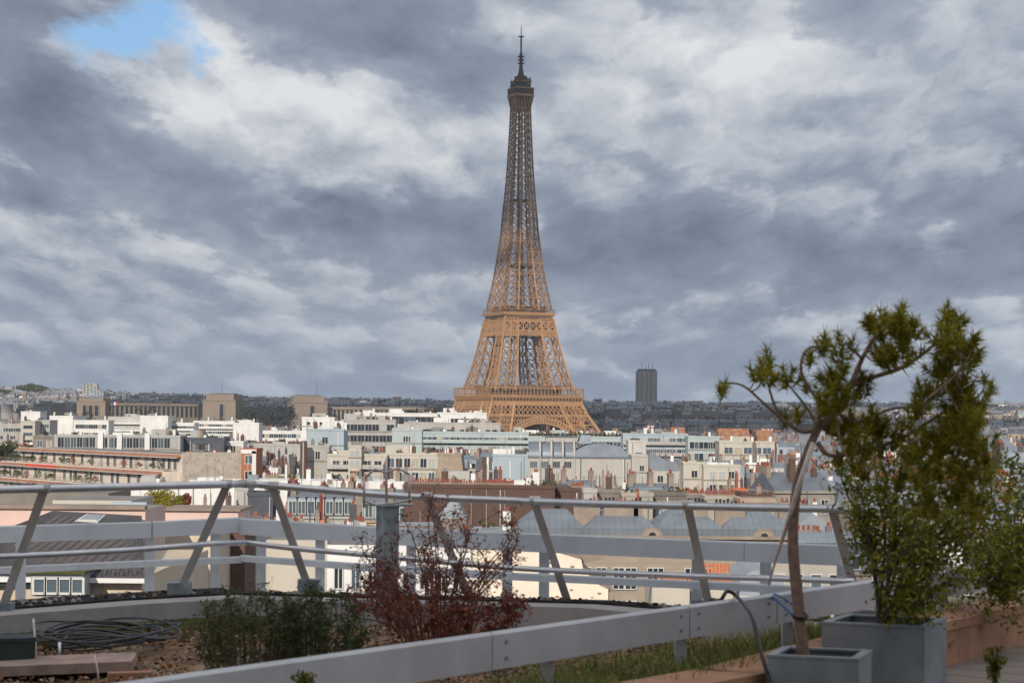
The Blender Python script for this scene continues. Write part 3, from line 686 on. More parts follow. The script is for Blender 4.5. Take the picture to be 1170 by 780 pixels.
# orange-brick building beside the rubble wall
def brickx(o, w_, d, zt):
    m = MB(); m.box(w_ / 2 - .9, w_ / 2 - .05, -.12, -.01, 0, zt, 'white_wall'); m.box(-w_ / 2, w_ / 2, -.12, -.01, zt - .5, zt + .3, 'white_wall'); m.build('corner_pier', o)
hero('brick_building', 'orange brick corner with white framed windows beside the rubble end wall', 275, 293, 515, 405, 10, 'brick_orange', vis=568, wins=(1, 5, 3.0, 2.4, .8), key=(1.25, 1.5, 'glass_dark', 'white_wall', 1, False), extras=brickx)
hero('plain_wall_building', 'tall plain white rendered wall below the rubble end wall', 217, 270, 552, 330, 8, 'white_wall', vis=588)
hero('plain_wall_building', 'grey rendered block beside the tall plain white wall', 270, 283, 560, 325, 8, 'grey_wall', vis=588)
hero('plain_wall_building', 'dark blue-grey shed roof building under the handrail corner', 283, 312, 566, 300, 8, 'slate', vis=590)
hero('low_building', 'low white building with planted boxes below the terraces', 150, 218, 556, 340, 8, 'white_wall', vis=585, wins=(3, 1, 3, 2.5, 6))
for i, (px, py, rx, rz, lf, lb) in enumerate([(178, 571, 2.0, 1.9, 'leaf_yellow', 'bright yellow-green bush spilling over the low white building'), (190, 572, 1.9, 1.9, 'leaf_yellow', 'yellow and green bush next to the brightest bush'), (206, 574, 1.3, 1.2, 'leaf_green', 'small green bush in a white planting box'), (213, 571, .8, 1.1, 'leaf_red', 'small russet bush at the end of the white box')]):
    c = P(px, py, 322); o = tag(empty('roof_bush', c), lb, 'bush'); rr = random.Random(i); leafball((0, 0, 0), (rx, rx * .7, rz), 900, .2, rr, lf).build('foliage', o)

# mid-distance modern complex left of the tower
hero('concrete_block', 'grey concrete apartment block with small slit windows', 350, 393, 492, 500, 12, 'bluegrey_wall', vis=545, wins=(1, 2, 3, 3, 4), rot=0)
hero('concrete_block', 'pale stair tower with three narrow stacked windows', 350, 376, 511, 470, 6, 'wall2', vis=545, wins=(1, 3, 3.4, 2.6, 1.2), key=(1.0, 1.7, 'glass_dark', 'window_frame', 1, False))
hero('chimney_pillar', 'tall brown brick chimney pillar beside the pale stair tower', 343, 350, 504, 465, 2, 'brick_red', vis=545, cat='chimney', parapet=False)
hero('apartment_building', 'cream flats with red brick panels and paired windows under roof gardens', 374, 442, 521, 460, 12, 'cream_wall', vis=546, wins=(5, 3, 3.1, 2.6, .8), key=(1.5, 1.6, 'glass_dark', 'window_frame', 1, False), extras=terraces(1, 3, 'wall2'))
hero('apartment_building', 'cream flats with a white stair window strip between the two gardens', 398, 413, 511, 458, 3, 'cream_wall', vis=546, wins=(1, 5, 2.2, 1.8, .6), key=(2.0, 1.1, 'glass_dark', 'window_frame', 1, False))
hero('apartment_building', 'cream flats with tall shuttered doors and a dark roof garden hedge', 440, 500, 520, 462, 12, 'cream_wall', vis=545, wins=(6, 3, 3.1, 2.6, .4), key=(1.3, 1.9, 'glass_dark', 'window_frame', 1, False))
hero('apartment_building', 'wide grey frame building with deep loggias and yellow blinds', 390, 452, 481, 640, 12, 'wall2', vis=512, wins=(7, 4, 3.3, 2.9, .5), key=(2.3, 1.9, 'glass_dark', 'wall2', 1, False))
hero('apartment_building', 'small white cube with tiny windows on the roofline before the pavilion', 345, 382, 478, 660, 9, 'white_wall', vis=492, wins=(4, 1, 3, 2, 1), key=(1.1, .9, 'glass_dark', 'window_frame', 0, False))
hero('apartment_building', 'pale green glass attic block with a terrace', 448, 482, 492, 580, 9, 'paleblue_wall', vis=508, wins=(2, 2, 3, 3, 3.5))
hero('apartment_building', 'white and cream penthouses crowded under the palace wing', 405, 500, 473, 760, 10, 'white_wall', vis=486, wins=(15, 1, 3, 3.4, .3), key=(2.0, 2.5, 'glass_dark', 'wall3', 0, False))
hero('apartment_building', 'row of bright white penthouses touching the tower base', 500, 556, 472.5, 770, 10, 'white_wall', vis=485, wins=(9, 1, 3, 3.2, .3), key=(1.7, 1.4, 'glass_dark', 'window_frame', 0, False))
hero('apartment_building', 'grey flat block with arched dormers just before the tower foot', 462, 572, 484, 720, 10, 'wall2', vis=497, wins=(14, 1, 3, 3.4, 1), key=(1.5, 1.5, 'glass_dark', 'window_frame', 1, False))
KB = (2.4, 1.5, 'glass_sky', 'window_frame', 1, False)
hero('office_building', 'long pale blue glazed building with terraces below the tower', 482, 604, 495, 600, 12, 'paleblue_wall', vis=514, wins=(18, 2, 3.3, 2.6, .6), key=KB, extras=terraces(1, 3.3, 'paleblue_wall'))
def hedge(o, w_, d, zt):
    rr = random.Random(5); m = MB()
    for k in range(26): leafball((-w_ / 2 + w_ * (k + .5) / 26, 1.2, zt + .9), (w_ / 44, .8, rr.uniform(.5, 1.1)), 60, .3, rr, 'city_leaf', mb=m)
    m.build('roof_hedge', o)
hero('office_building', 'long pale blue office building with a dark hedge along its roof', 588, 712, 500, 640, 12, 'paleblue_wall', vis=512, wins=(14, 2, 3.3, 2.6, .8), key=KB, extras=hedge)
hero('office_building', 'pale grey office building with projecting slab roof and ribbon windows', 712, 786, 497, 600, 12, 'bluegrey_wall', vis=520, wins=(10, 3, 3.2, 2.3, .4), key=KB, extras=terraces(2, 3.2, 'wall2'))
hero('office_building', 'pale blue apartment row with six narrow windows beside the slab roof', 786, 822, 500, 590, 12, 'paleblue_wall', vis=520, wins=(6, 2, 3.2, 3.0, .5), key=(1.2, 1.8, 'glass_dark', 'window_frame', 0, False))
hero('office_building', 'white flats with four square windows before the orange roofs', 822, 887, 506, 560, 12, 'cream_wall', vis=520, wins=(5, 1, 3.2, 2.8, 1.2), key=(2.1, 1.6, 'glass_sky', 'window_frame', 1, False))
for (a, b, t, lb) in [(768, 784, 493.5, 'small orange tiled roof among the pale offices'), (822, 858, 495, 'largest orange tiled roof glowing beyond the pale offices'), (866, 886, 497, 'short orange tiled roof beside the pine trunk')]:
    def orr(o, w_, d, zt):
        m = MB(); m.prism([(0, zt), (d, zt), (d / 2, zt + 3.8)], -w_ / 2, w_ / 2, 'tile_roof', 'yz'); m.build('roof', o)
    hero('tiled_roof_house', lb, a, b, t + 7, 720, 16, 'wall4', vis=500, extras=orr, parapet=False, group='orange tiled roofs')
# white church with curved buttresses
def church(o, w_, d, zt):
    m = MB(); sc = F / 500.0
    m.box(-w_ / 2 - .2, w_ / 2 + .2, -.3, d + .3, zt, zt + .35, 'zinc_dark')
    x0 = -w_ / 2; L = 11.8
    # barrel vault behind four fins
    N = 12; pr = []
    for k in range(N + 1):
        a = (pi / 2) * k / N; pr.append((2 + 5.2 * (1 - cos(a)), zt + .35 + 3.4 * sin(a)))
    poly = pr + [(d - .5, zt + 3.7), (d - .5, zt + .35)]
    m.prism(poly, x0 + .5, x0 + L, 'zinc', 'yz')
    N = 12; dome = [(6.6 * cos(pi * k / N), zt + .35 + 3.1 * sin(pi * k / N)) for k in range(N + 1)]
    m2 = MB(); m2.prism([(xx + x0 + L + 5.8, zz) for xx, zz in dome], .6, d, 'zinc', 'xz'); 
    m.build('roof', o); m2.build('apse_roof', o)
    for k in range(4):
        x = x0 + 3.1 + 2.72 * k; m = MB(); pts = [(0, zt + .35)]
        for j in range(9): a = (pi / 2) * j / 8; pts.append((.3 + 4.8 * (1 - cos(a)) , zt + .4 + 3.9 * sin(a)))
        pts += [(6.5, zt + 4.3), (6.5, zt + .35)]
        m.prism(pts, x - .2, x + .25, 'church_wall', 'yz'); m.build('curved_buttress', o)
        m = MB(); m.box(x - .15, x + .25, -.28, 0, 0, zt, 'church_wall'); m.build('pilaster', o)
    m = MB(); m.box(x0 + 4.6, x0 + L + .4, 5.5, d - 1, zt + 3.7, zt + 4.9, 'church_wall', top='zinc_dark'); m.box(x0 + 3.8, x0 + L + .8, 5.2, d - .8, zt + 4.9, zt + 5.1, 'zinc_dark'); m.build('clerestory', o)
    m = MB(); m.box(x0 + L + .4, x0 + L + 3.6, 4.2, d - .5, zt + 3.4, zt + 5.4, 'zinc', taper=(.9, 0, .9, .9)); m.build('turret_roof', o)
    m = MB(); m.box(x0 + L + 1.0, w_ / 2, -.12, -.01, zt - 4.5, zt - 4.25, 'grey_wall'); m.build('string_course', o)
    m = MB(); m.box(x0 + 13.9, x0 + 14.1, -.1, -.01, 0, zt - .1, 'grey_wall'); m.box(x0 + L + .95, x0 + L + 1.15, -.12, -.01, 0, zt - .1, 'roof_dark'); m.build('drainpipe', o)
    put_windows(o, [(x0 + 1.6 + 2.72 * k, -.03, zt - 2.3, 0) for k in range(4)], (1.6, 1.4, 'glass_sky', 'grey_wall', 3, False))
hero('church', 'off-white church with curved buttresses and rounded zinc roofs', 602, 722, 523, 500, 16, 'church_wall', vis=556, cat='church', roof='none', extras=church)
hero('white_house', 'plain cream house with a small double window beside the church', 722, 745, 522, 495, 12, 'church_wall', vis=556, wins=(1, 1, 3, 3.2, .3), key=(1.0, 1.2, 'glass_dark', 'window_frame', 1, False))
hero('white_house', 'tall plain pale tower block rising behind the church', 718, 738, 505, 525, 10, 'wall5', vis=524)
def shedroof(o, w_, d, zt):
    m = MB(); m.prism([(-w_ / 2, zt), (w_ / 2, zt), (w_ / 2, zt + .4), (-w_ / 2, zt + 4.5)], .3, d, 'zinc'); m.build('roof', o)
hero('white_house', 'cream house with a sloping blue-grey roof and one window', 742, 782, 538, 490, 12, 'church_wall', vis=560, wins=(2, 1, 3, 2.6, 1), extras=shedroof, parapet=False)
hero('white_house', 'cream house with a rooftop hedge and thin white chimneys', 781, 806, 530, 480, 12, 'cream_wall', vis=560, wins=(1, 1, 3, 3, 1))
hero('white_house', 'cream house with a tall chimney wall next to the rooftop hedge', 804, 846, 533, 475, 12, 'cream_wall', vis=556, wins=(3, 2, 3, 2.6, 1))
hero('grey_gable_building', 'blank slate-grey gable with a pale downpipe beside the church', 563, 603, 521, 470, 10, 'bluegrey_wall', vis=556, extras=lambda o, w_, d, zt: MB().box(-.1, .1, -.15, -.01, zt - 8, zt - 1, 'white_wall').build('downpipe', o))
# stone gable with slanting side
def gable_x(o, w_, d, zt):
    m = MB(); m.prism([(w_ / 2, 0), (w_ / 2 + 4.2, 0), (w_ / 2, zt - .4)], .02, .5, 'gable_stone'); m.build('sloping_flank', o)
    m = MB(); m.box(w_ / 2 + 4.2, w_ / 2 + 5.1, 0, 1.5, 0, zt - .3, 'brick_red'); m.box(w_ / 2 + 5.1, w_ / 2 + 5.5, 0, 1.5, 0, zt - .3, 'white_wall'); m.build('chimney_flue', o)
    q = MB()
    for k in range(8): q.box(-w_ / 2 + .6 + k * .8, -w_ / 2 + .9 + k * .8, .2, .5, zt + .5, zt + 1.3, 'white_wall' if k % 2 else 'terracotta')
    q.build('chimney_pots', o)['kind'] = 'stuff'
hero('stone_gable', 'blank brown stone gable wall with pots along its top', 500, 527, 520, 420, 8, 'gable_stone', vis=556, extras=gable_x)
# orange and dark mansard Haussmann front under the handrail
def dormers(n, mat_='zinc_light', dz=2.9):
    def f(o, w_, d, zt):
        for k in range(n):
            x = -w_ / 2 + w_ * (k + .5) / n; m = MB(); m.box(x - .75, x + .75, .05, 1.8, zt + .5, zt + dz, mat_); m.box(x - .85, x + .85, 0, 1.9, zt + dz, zt + dz + .12, 'zinc'); dd = m.build('dormer', o)
            link_copy(win((.95, 1.7, 'glass_sky', 'window_frame', 1, False)), dd, (x, .02, zt + .75))
    return f
KH = (1.05, 1.9, 'glass_dark', 'window_frame', 1, False)
hero('mansard_building', 'pale stone building with a dark slate mansard and white dormers', 329, 403, 562, 300, 11, 'wall2', roof='mansard', roofmat='slate', roofh=3.8, chim=3, vis=592, wins=(8, 2, 3.1, 2.6, .5), key=KH, extras=dormers(7))
hero('mansard_building', 'ochre building with a dark slate mansard next to the square post', 403, 440, 566, 298, 11, 'wall4', roof='mansard', roofmat='slate', roofh=3.8, chim=2, vis=592, wins=(4, 2, 3.1, 2.6, .5), key=KH, extras=dormers(3))
hero('mansard_building', 'narrow ochre building with slate roof right behind the square post', 441, 468, 569, 290, 11, 'wall4', roof='mansard', roofmat='slate', roofh=3.8, chim=2, vis=596, wins=(3, 2, 3.1, 2.6, .5), key=KH, extras=dormers(2))
hero('flat_roof_building', 'long bright white flat roof with green strip behind the slate mansards', 283, 470, 549, 370, 12, 'white_wall', vis=553, roofmat='white_wall', parapet=False)
# old brick party walls
def potsrow(n, x0=-.45, x1=.45, mt='terracotta'):
    def f(o, w_, d, zt):
        s = MB(); s.box(x0 * w_, x1 * w_, .2, .9, zt, zt + .7, 'stack'); so = s.build('chimney_stack', o); q = MB()
        for k in range(n):
            x = (x0 + (x1 - x0) * (k + .5) / n) * w_; q.tube([(x, .55, zt + .7), (x, .55, zt + .7 + R.uniform(.3, .7))], [.15, .11], mt, 6)
        qo = q.build('chimney_pots', so); qo['kind'] = 'stuff'
    return f
hero('brick_wall_building', 'long dark red brick party wall under a line of chimney pots', 462, 560, 557, 285, 9, 'brick_red', vis=600, extras=potsrow(30))
hero('brick_wall_building', 'dark red brick wall stepping down below the church', 556, 634, 558, 280, 9, 'brick_red', vis=600, extras=potsrow(18, -.5, -.1))
hero('brick_wall_building', 'short brown brick wall crowned by a cluster of red pots', 632, 667, 561, 283, 9, 'brick_red', vis=592, extras=potsrow(8, .1, .5))
def lowgable(o, w_, d, zt):
    m = MB(); m.prism([(-w_ / 2, zt), (w_ / 2, zt), (w_ * .1, zt + 2.6)], .1, d, 'zinc_light'); m.build('roof', o)
hero('grey_shed', 'pale grey pointed zinc roof in front of the brick party wall', 498, 533, 592, 250, 8, 'wall3', extras=lowgable, parapet=False, vis=604)
hero('grey_shed', 'lower zinc lean-to roof beside the square post', 456, 500, 600, 235, 8, 'wall6', roofmat='zinc_light', parapet=False, wins=(4, 1, 3, 2.0, 1), vis=606)
hero('grey_shed', 'flat zinc roof with a cream chimney below the brick wall', 538, 600, 606, 232, 9, 'wall3', roofmat='zinc_light', parapet=False, vis=610)
hero('zinc_roof_house', 'blue zinc roof with small chimneys tucked below the church wall', 641, 680, 549, 330, 9, 'wall3', roof='mansard', roofmat='zinc', roofh=2.5, chim=2, vis=562)
hero('zinc_roof_house', 'long blue-grey zinc ridge with chimneys at both ends', 718, 772, 553, 320, 9, 'wall3', roof='mansard', roofmat='zinc', roofh=2.2, chim=3, vis=562)
hero('rendered_house', 'cream rendered gable with satellite dish behind the zinc roof', 667, 682, 563, 270, 7, 'wall2', vis=590)
hero('rendered_house', 'grey-brown rendered gable between two cream ones', 681, 711, 563, 275, 7, 'wall3', vis=592)
hero('rendered_house', 'wide cream gable with a rusty flue on it', 711, 746, 567, 268, 7, 'wall0', vis=594, extras=lambda o, w_, d, zt: MB().box(-.15, .15, -.3, 0, 4, zt + 1, 'terracotta').build('rusty_flue', o))
hero('rendered_house', 'shaded courtyard house with tall white window strips', 746, 784, 566, 272, 7, 'wall6', vis=594, wins=(5, 2, 3.6, 3.4, .4), key=(.6, 2.6, 'glass_sky', 'window_frame', 0, False))
hero('rendered_house', 'brown gable with a round-topped window above the handrail', 782, 806, 569, 290, 7, 'wall3', vis=594, extras=potsrow(8))
hero('rendered_house', 'dark-potted cream party wall right of the white flue', 806, 842, 571, 262, 7, 'wall0', vis=596, extras=potsrow(12))
hero('rendered_house', 'pale yellow gable with a dark row of pots', 845, 885, 574, 255, 7, 'wall4', vis=600, extras=potsrow(16, -.45, .45, 'brick_red'))

# zinc-roofed stone building filling the middle of the view
def stone_front():
    Yf = 205; A = P(592, 613, Yf); B = P(905, 617, Yf); zt = (A.z + B.z) / 2; w_ = B.x - A.x; d = 13; cx = (A.x + B.x) / 2
    o = tag(empty('stone_apartment_building', (cx, Yf, 0)), 'wide stone apartment building with grey zinc hip roofs and iron window guards', 'building')
    m = MB(); m.box(-w_ / 2, w_ / 2, 0, d, 0, zt, 'facade_stone'); m.build('wall', o)
    m = MB(); m.box(-w_ / 2 - .3, w_ / 2 + .3, -.4, d + .4, zt, zt + .3, 'stack'); m.box(-w_ / 2 - .1, w_ / 2 + .1, -.12, 0, zt - 6.55, zt - 6.35, 'stack'); m.build('cornice', o)
    m = MB(); m.box(-w_ / 2, w_ / 2, -.1, d, zt + .3, zt + 1.0, 'zinc_dark')
    xs_ = [-w_ / 2, -w_ / 2 + 6.5, -w_ / 2 + 13.5, -w_ / 2 + 20, w_ / 2]
    for a, b in zip(xs_, xs_[1:]): m.box(a, b, .1, d, zt + 1.0, zt + 2.5, 'zinc', taper=(1.6, 1.6, 4.5, 4.5))
    rf = m.build('roof', o)
    for (x, L, n) in [(-w_ / 2 + 6.8, 2.6, 7), (-w_ / 2 + 10.2, 3.4, 9), (-w_ / 2 + 11.9, .9, 2), (-w_ / 2 + 17.6, 2.4, 7), (-w_ / 2 + 21.0, 3.0, 8)]:
        s = MB(); s.box(x - L / 2, x + L / 2, 3.2, 4.1, zt + .9, zt + 2.9, 'stack'); s.box(x - L / 2 - .08, x + L / 2 + .08, 3.1, 4.2, zt + 2.9, zt + 3.05, 'concrete'); so = s.build('chimney_stack', rf)
        for k in range(n):
            q = MB(); xx = x - L / 2 + L * (k + .5) / n; q.tube([(xx, 3.65, zt + 3.05), (xx, 3.65, zt + 3.05 + R.uniform(.5, .85))], [.14, .11], R.choice(['iron_black', 'terracotta', 'iron_black']), 8); q.build('chimney_pot', so)
    for xc in (P(745, 612, Yf).x - cx, P(873, 612, Yf).x - cx):
        m = MB(); N = 10
        outer = [(xc + 1.05 * cos(pi * k / N), zt + .3 + .8 * sin(pi * k / N)) for k in range(N + 1)]
        m.prism(outer, -.35, 1.4, 'stack'); m.prism([(xc + .75 * cos(pi * k / N), zt + .32 + .55 * sin(pi * k / N)) for k in range(N + 1)], -.42, -.34, 'facade_stone'); m.prism([(xc + .35 * cos(pi * k / N), zt + .34 + .3 * sin(pi * k / N)) for k in range(N + 1)], -.46, -.41, 'glass_dark'); m.build('arched_dormer', o)
    px_ = [(670, 1), (687, 2), (707, 1), (721, 1), (749, 3), (789, 1), (808, 1), (841, 2), (857, 1), (890, 1)]
    for r in range(3):
        for (px, n) in px_:
            xx = P(px, 640, Yf).x - cx; zz = zt - 4.9 - 3.25 * r
            if r == 0 or n < 3: link_copy(win(((.75, 1.0, .95, 1.5)[n], 2.0, 'glass_dark', 'window_frame', max(0, n - 1) + (n == 1), r > 0)), o, (xx, -.05, zz))
    FOOT.append((cx, Yf, 30)); HEROES.append((592, 905, 640, Yf))
stone_front()
# sunlit party wall of rubble stone and its neighbours close by
def near_wall():
    Y = 140; pts = [(540, 627), (632, 628.5), (664, 638), (666, 649), (678, 661), (686, 668), (695, 672), (695, 740), (540, 740)]
    o = tag(empty('party_wall_building', (0, Y, 0)), 'sunlit cream rubble party wall with stepped sloping top', 'building')
    q = [P(a, b, Y) for a, b in pts]; m = MB(); m.prism([(p_.x, p_.z) for p_ in q], 0, 9, 'stone_lit'); m.build('wall', o)
    m = MB()
    for a, b in zip(q[:6], q[1:7]): m.bar((a.x, 4.5, a.z + .04), (b.x, 4.5, b.z + .04), 9.1, 'stack', .12)
    m.build('coping', o)
    b2 = MB(); c0 = P(695, 672, Y); c1 = P(703, 676, Y); b2.box(c0.x, c1.x, .3, 9, 0, c1.z, 'facade_stone'); b2.build('return_wall', o)
    FOOT.append((0, 145, 10))
    Y = 150; a, b = P(745, 671, Y), P(788, 672, Y)
    o = tag(empty('rendered_gable_building', ((a.x + b.x) / 2, Y, 0)), 'bright cream gable topped by a short row of orange pots', 'building'); w_ = b.x - a.x
    MB().box(-w_ / 2, w_ / 2, 0, 8, 0, a.z, 'cream_wall').build('wall', o)
    def pots(o, px0, px1, py, n, Y, yl, mt='terracotta_orange', hh=.38):
        A = P(px0, py, Y + yl); B = P(px1, py, Y + yl); bx0 = o.location.x
        s = MB(); s.box(A.x - bx0 - .1, B.x - bx0 + .1, yl - .25, yl + .25, A.z - 1.6, A.z - .02, 'stack'); so = s.build('chimney_stack', o)
        for k in range(n):
            x = A.x - bx0 + (B.x - A.x) * (k + .5) / n; q = MB(); q.tube([(x, yl, A.z - .02), (x, yl, A.z + hh * .8), (x, yl, A.z + hh * .8), (x, yl, A.z + hh)], [.12, .10, .14, .13], mt, 8); q.build('chimney_pot', so)
    pots(o, 752, 790, 663, 9, Y, 1.0)
    Y = 152; a, b = P(797, 672, Y), P(838, 672, Y)
    o = tag(empty('rendered_gable_building', ((a.x + b.x) / 2, Y, 0)), 'cream gable behind the slanted post with two tiers of orange pots', 'building'); w_ = b.x - a.x
    MB().box(-w_ / 2, w_ / 2, 0, 8, 0, a.z, 'cream_wall').build('wall', o)
    pots(o, 803, 833, 653, 7, Y, 3.0, hh=.62); pots(o, 808, 838, 667, 5, Y, .6)
    Y = 160; a, b = P(840, 668, Y), P(900, 668, Y)
    o = tag(empty('glass_roof_building', ((a.x + b.x) / 2, Y, 0)), 'low pale building with a whitish glazed barrel roof near the trunk', 'building'); w_ = b.x - a.x
    MB().box(-w_ / 2, w_ / 2, 0, 10, 0, a.z - .8, 'wall5').build('wall', o); m = MB(); N = 8; m.prism([(w_ / 2 * cos(pi * k / N), a.z - .8 + 2.0 * sin(pi * k / N)) for k in range(N + 1)], 0, 10, 'zinc_light'); m.build('roof', o)
    Y = 130; a, b = P(925, 683, Y), P(985, 680, Y)
    o = tag(empty('rendered_gable_building', ((a.x + b.x) / 2, Y, 0)), 'warm cream roughcast wall seen beneath the near guard rail', 'building'); w_ = b.x - a.x
    MB().box(-w_ / 2, w_ / 2, 0, 8, 0, a.z, 'cream_tiles').build('wall', o)
    Y = 170; a, b = P(855, 643, Y), P(965, 643, Y)
    o = tag(empty('beige_annex', ((a.x + b.x) / 2, Y, 0)), 'low beige annex under the end of the far guard rail', 'building'); w_ = b.x - a.x
    MB().box(-w_ / 2, w_ / 2, 0, 8, 0, a.z, 'wall0', top='zinc_light').build('wall', o); put_windows(o, [(-w_ / 2 + 1 + 1.5 * k, -.03, a.z - 2.4, 0) for k in range(5)], (.8, 1.5, 'glass_dark', 'window_frame', 0, False))
    # behind the square post, courtyard block
    Y = 175; a, b = P(275, 612, Y), P(374, 616, Y)
    o = tag(empty('pale_building', ((a.x + b.x) / 2, Y, 0)), 'weathered cream wall seen under the far guard rail corner', 'building'); w_ = b.x - a.x
    MB().box(-w_ / 2, w_ / 2, 0, 9, 0, a.z - .3, 'cream_wall', top='roof_grey').build('wall', o)
    Y = 165; a, b = P(374, 622, Y), P(560, 622, Y)
    o = tag(empty('pale_building', ((a.x + b.x) / 2, Y, 0)), 'white building with narrow windows behind the red shrub', 'building'); w_ = b.x - a.x
    MB().box(-w_ / 2, w_ / 2, 0, 9, 0, a.z, 'white_wall', top='roof_grey').build('wall', o)
    put_windows(o, [(-w_ / 2 + .9 + 1.35 * k, -.03, a.z - 3.4 - 2.9 * r, 0) for k in range(9) for r in (0, 1)], (.6, 1.7, 'glass_dark', 'window_frame', 1, False))
near_wall()
# left: pink house with corrugated roof
def pink_house():
    Y = 92; o = tag(empty('pink_house', (0, 0, 0)), 'pink house with a broad dark corrugated roof and a skylight', 'house')
    tl, tr = P(-60, 574, 104), P(166, 588, 104)
    m = MB(); m.box(tl.x, tr.x, 104, 110, 0, (tl.z + tr.z) / 2, 'pink_wall', top='roof_grey'); m.build('wall', o)
    m = MB(); m.box(tl.x, tr.x, 103.8, 104.6, (tl.z + tr.z) / 2, (tl.z + tr.z) / 2 + .18, 'stack'); m.build('coping', o)
    a, b, c, e = P(60, 584.5, 103.5), P(162, 590, 103.5), P(168, 657, 84), P(-160, 668, 84)
    nrm = (b - a).cross(e - a).normalized(); nrm = nrm if nrm.z > 0 else -nrm
    m = MB(); top = [a, b, c, e]; bot = [q - nrm * .2 for q in top]; i = 0
    m.quad(top, 'corrugated'); m.quad(bot[::-1], 'roof_dark')
    for k in range(4): m.quad([top[k], bot[k], bot[(k + 1) % 4], top[(k + 1) % 4]], 'roof_dark')
    rf = m.build('roof', o)
    # standing ribs across the sheets
    rb = MB()
    for k in range(64):
        f0 = (k + .5) / 64; hi = a.lerp(b, f0) ; lo = e.lerp(c, f0); rb.bar(hi + nrm * .02, lo + nrm * .02, .07, 'roof_dark', .07)
    rb.build('roof_ribs', rf)
    w0 = MB(); w0.box(e.x, c.x - .3, 84.5, 103, 0, c.z - .15, 'cream_tiles'); w0.box(e.x, c.x, 83.8, 84.4, c.z - .3, c.z - .12, 'white_wall'); w0.build('lower_wall', o)
    # skylight lies on the slope
    def on(fx, fy, h=.05): return a.lerp(b, fx).lerp(e.lerp(c, fx), fy) + nrm * h
    def slab(x0, x1, y0, y1, h, mt, nm, par):
        m = MB(); q = [on(x0, y0, h), on(x1, y0, h), on(x1, y1, h), on(x0, y1, h)]; r_ = [on(x0, y0, 0), on(x1, y0, 0), on(x1, y1, 0), on(x0, y1, 0)]; m.quad(q, mt)
        for k in range(4): m.quad([q[k], r_[k], r_[(k + 1) % 4], q[(k + 1) % 4]], 'window_frame')
        return m.build(nm, par)
    sk = slab(.42, .62, .04, .17, .12, 'window_frame', 'skylight', rf); slab(.45, .60, .055, .155, .16, 'zinc_light', 'pane', sk)
    m = MB(); da, db = P(57, 648, 86), P(114, 648, 86); m.box(da.x, db.x, 82.6, 88, da.z - .9, da.z, 'zinc_light', taper=(0, 0, 0, 0)); m.box(da.x - .1, db.x + .1, 82.4, 88, da.z, da.z + .08, 'moss'); dm = m.build('dormer', rf)
    for k in range(4): link_copy(win((.38, .5, 'glass_sky', 'window_frame', 0, False)), dm, (da.x + .35 + .5 * k, 82.58, da.z - .72))
    FOOT.append((-20, 98, 20))
    a, b = P(147, 611, 112), P(246, 614, 112); o = tag(empty('tiled_wall_building', ((a.x + b.x) / 2, 112, 0)), 'cream tiled wall between the corrugated roof and the fence corner', 'building'); w_ = b.x - a.x
    MB().box(-w_ / 2, w_ / 2, 0, 8, 0, a.z, 'cream_tiles', top='roof_grey').build('wall', o)
    a, b = P(256, 604, 118), P(280, 604, 118); o = tag(empty('brown_pillar_building', ((a.x + b.x) / 2, 118, 0)), 'dark brown brick stack between two pale walls', 'building'); w_ = b.x - a.x
    MB().box(-w_ / 2, w_ / 2, 0, 5, 0, a.z, 'brick_red').build('wall', o)
    # beige flat roofs with ducts behind the pink wall
    a, b = P(60, 571, 190), P(150, 571, 190); o = tag(empty('flat_roof_building', ((a.x + b.x) / 2, 190, 0)), 'low beige flat roof building just behind the pink wall', 'building'); w_ = b.x - a.x
    MB().box(-w_ / 2, w_ / 2, 0, 12, 0, a.z, 'cream_wall', top='roof_grey').build('wall', o)
    a, b = P(-10, 562, 240), P(124, 562, 240); o = tag(empty('flat_roof_building', ((a.x + b.x) / 2, 240, 0)), 'brown flat roof with railings in front of the terraces', 'building'); w_ = b.x - a.x
    MB().box(-w_ / 2, w_ / 2, 0, 14, 0, a.z, 'wall3', top='roof_grey').build('wall', o)
    m = MB()
    for k in range(30): m.box(-w_ / 2 + w_ * k / 30, -w_ / 2 + w_ * k / 30 + .05, .1, .15, a.z, a.z + 1, 'iron_black')
    m.box(-w_ / 2, w_ / 2, .1, .16, a.z + 1, a.z + 1.06, 'iron_black'); m.build('railing', o)
    for (x0, x1, yt, lb) in [(129, 168, 573, 'rounded grey air duct on the roof behind the pink wall'), (162, 186, 579, 'boxy grey air duct beside the yellow bush')]:
        a, b = P(x0, yt, 180), P(x1, yt, 180); m = MB(); zb = P(x0, yt + 12, 180).z; m.tube([(a.x, 0, (a.z + zb) / 2), (b.x, 0, (a.z + zb) / 2)], (a.z - zb) / 2, 'bluegrey_wall', 12) if x0 < 140 else m.box(a.x, b.x, -.6, .8, zb, a.z, 'bluegrey_wall')
        o = m.build('air_duct'); o.location = (0, 180, 0); tag(o, lb, 'duct')
    a, b = P(186, 583, 170), P(272, 583, 170); o = tag(empty('flat_roof_building', ((a.x + b.x) / 2, 170, 0)), 'low pinkish building with layered roof edges under the plain white wall', 'building'); w_ = b.x - a.x
    m = MB(); m.box(-w_ / 2, w_ / 2, 0, 8, 0, a.z, 'pink_wall', top='roof_grey'); m.build('wall', o); m = MB(); m.box(-w_ / 2 - .2, w_ / 2 + .2, -.3, 8, a.z, a.z + .15, 'stack'); m.build('roof_edge', o)
pink_house()

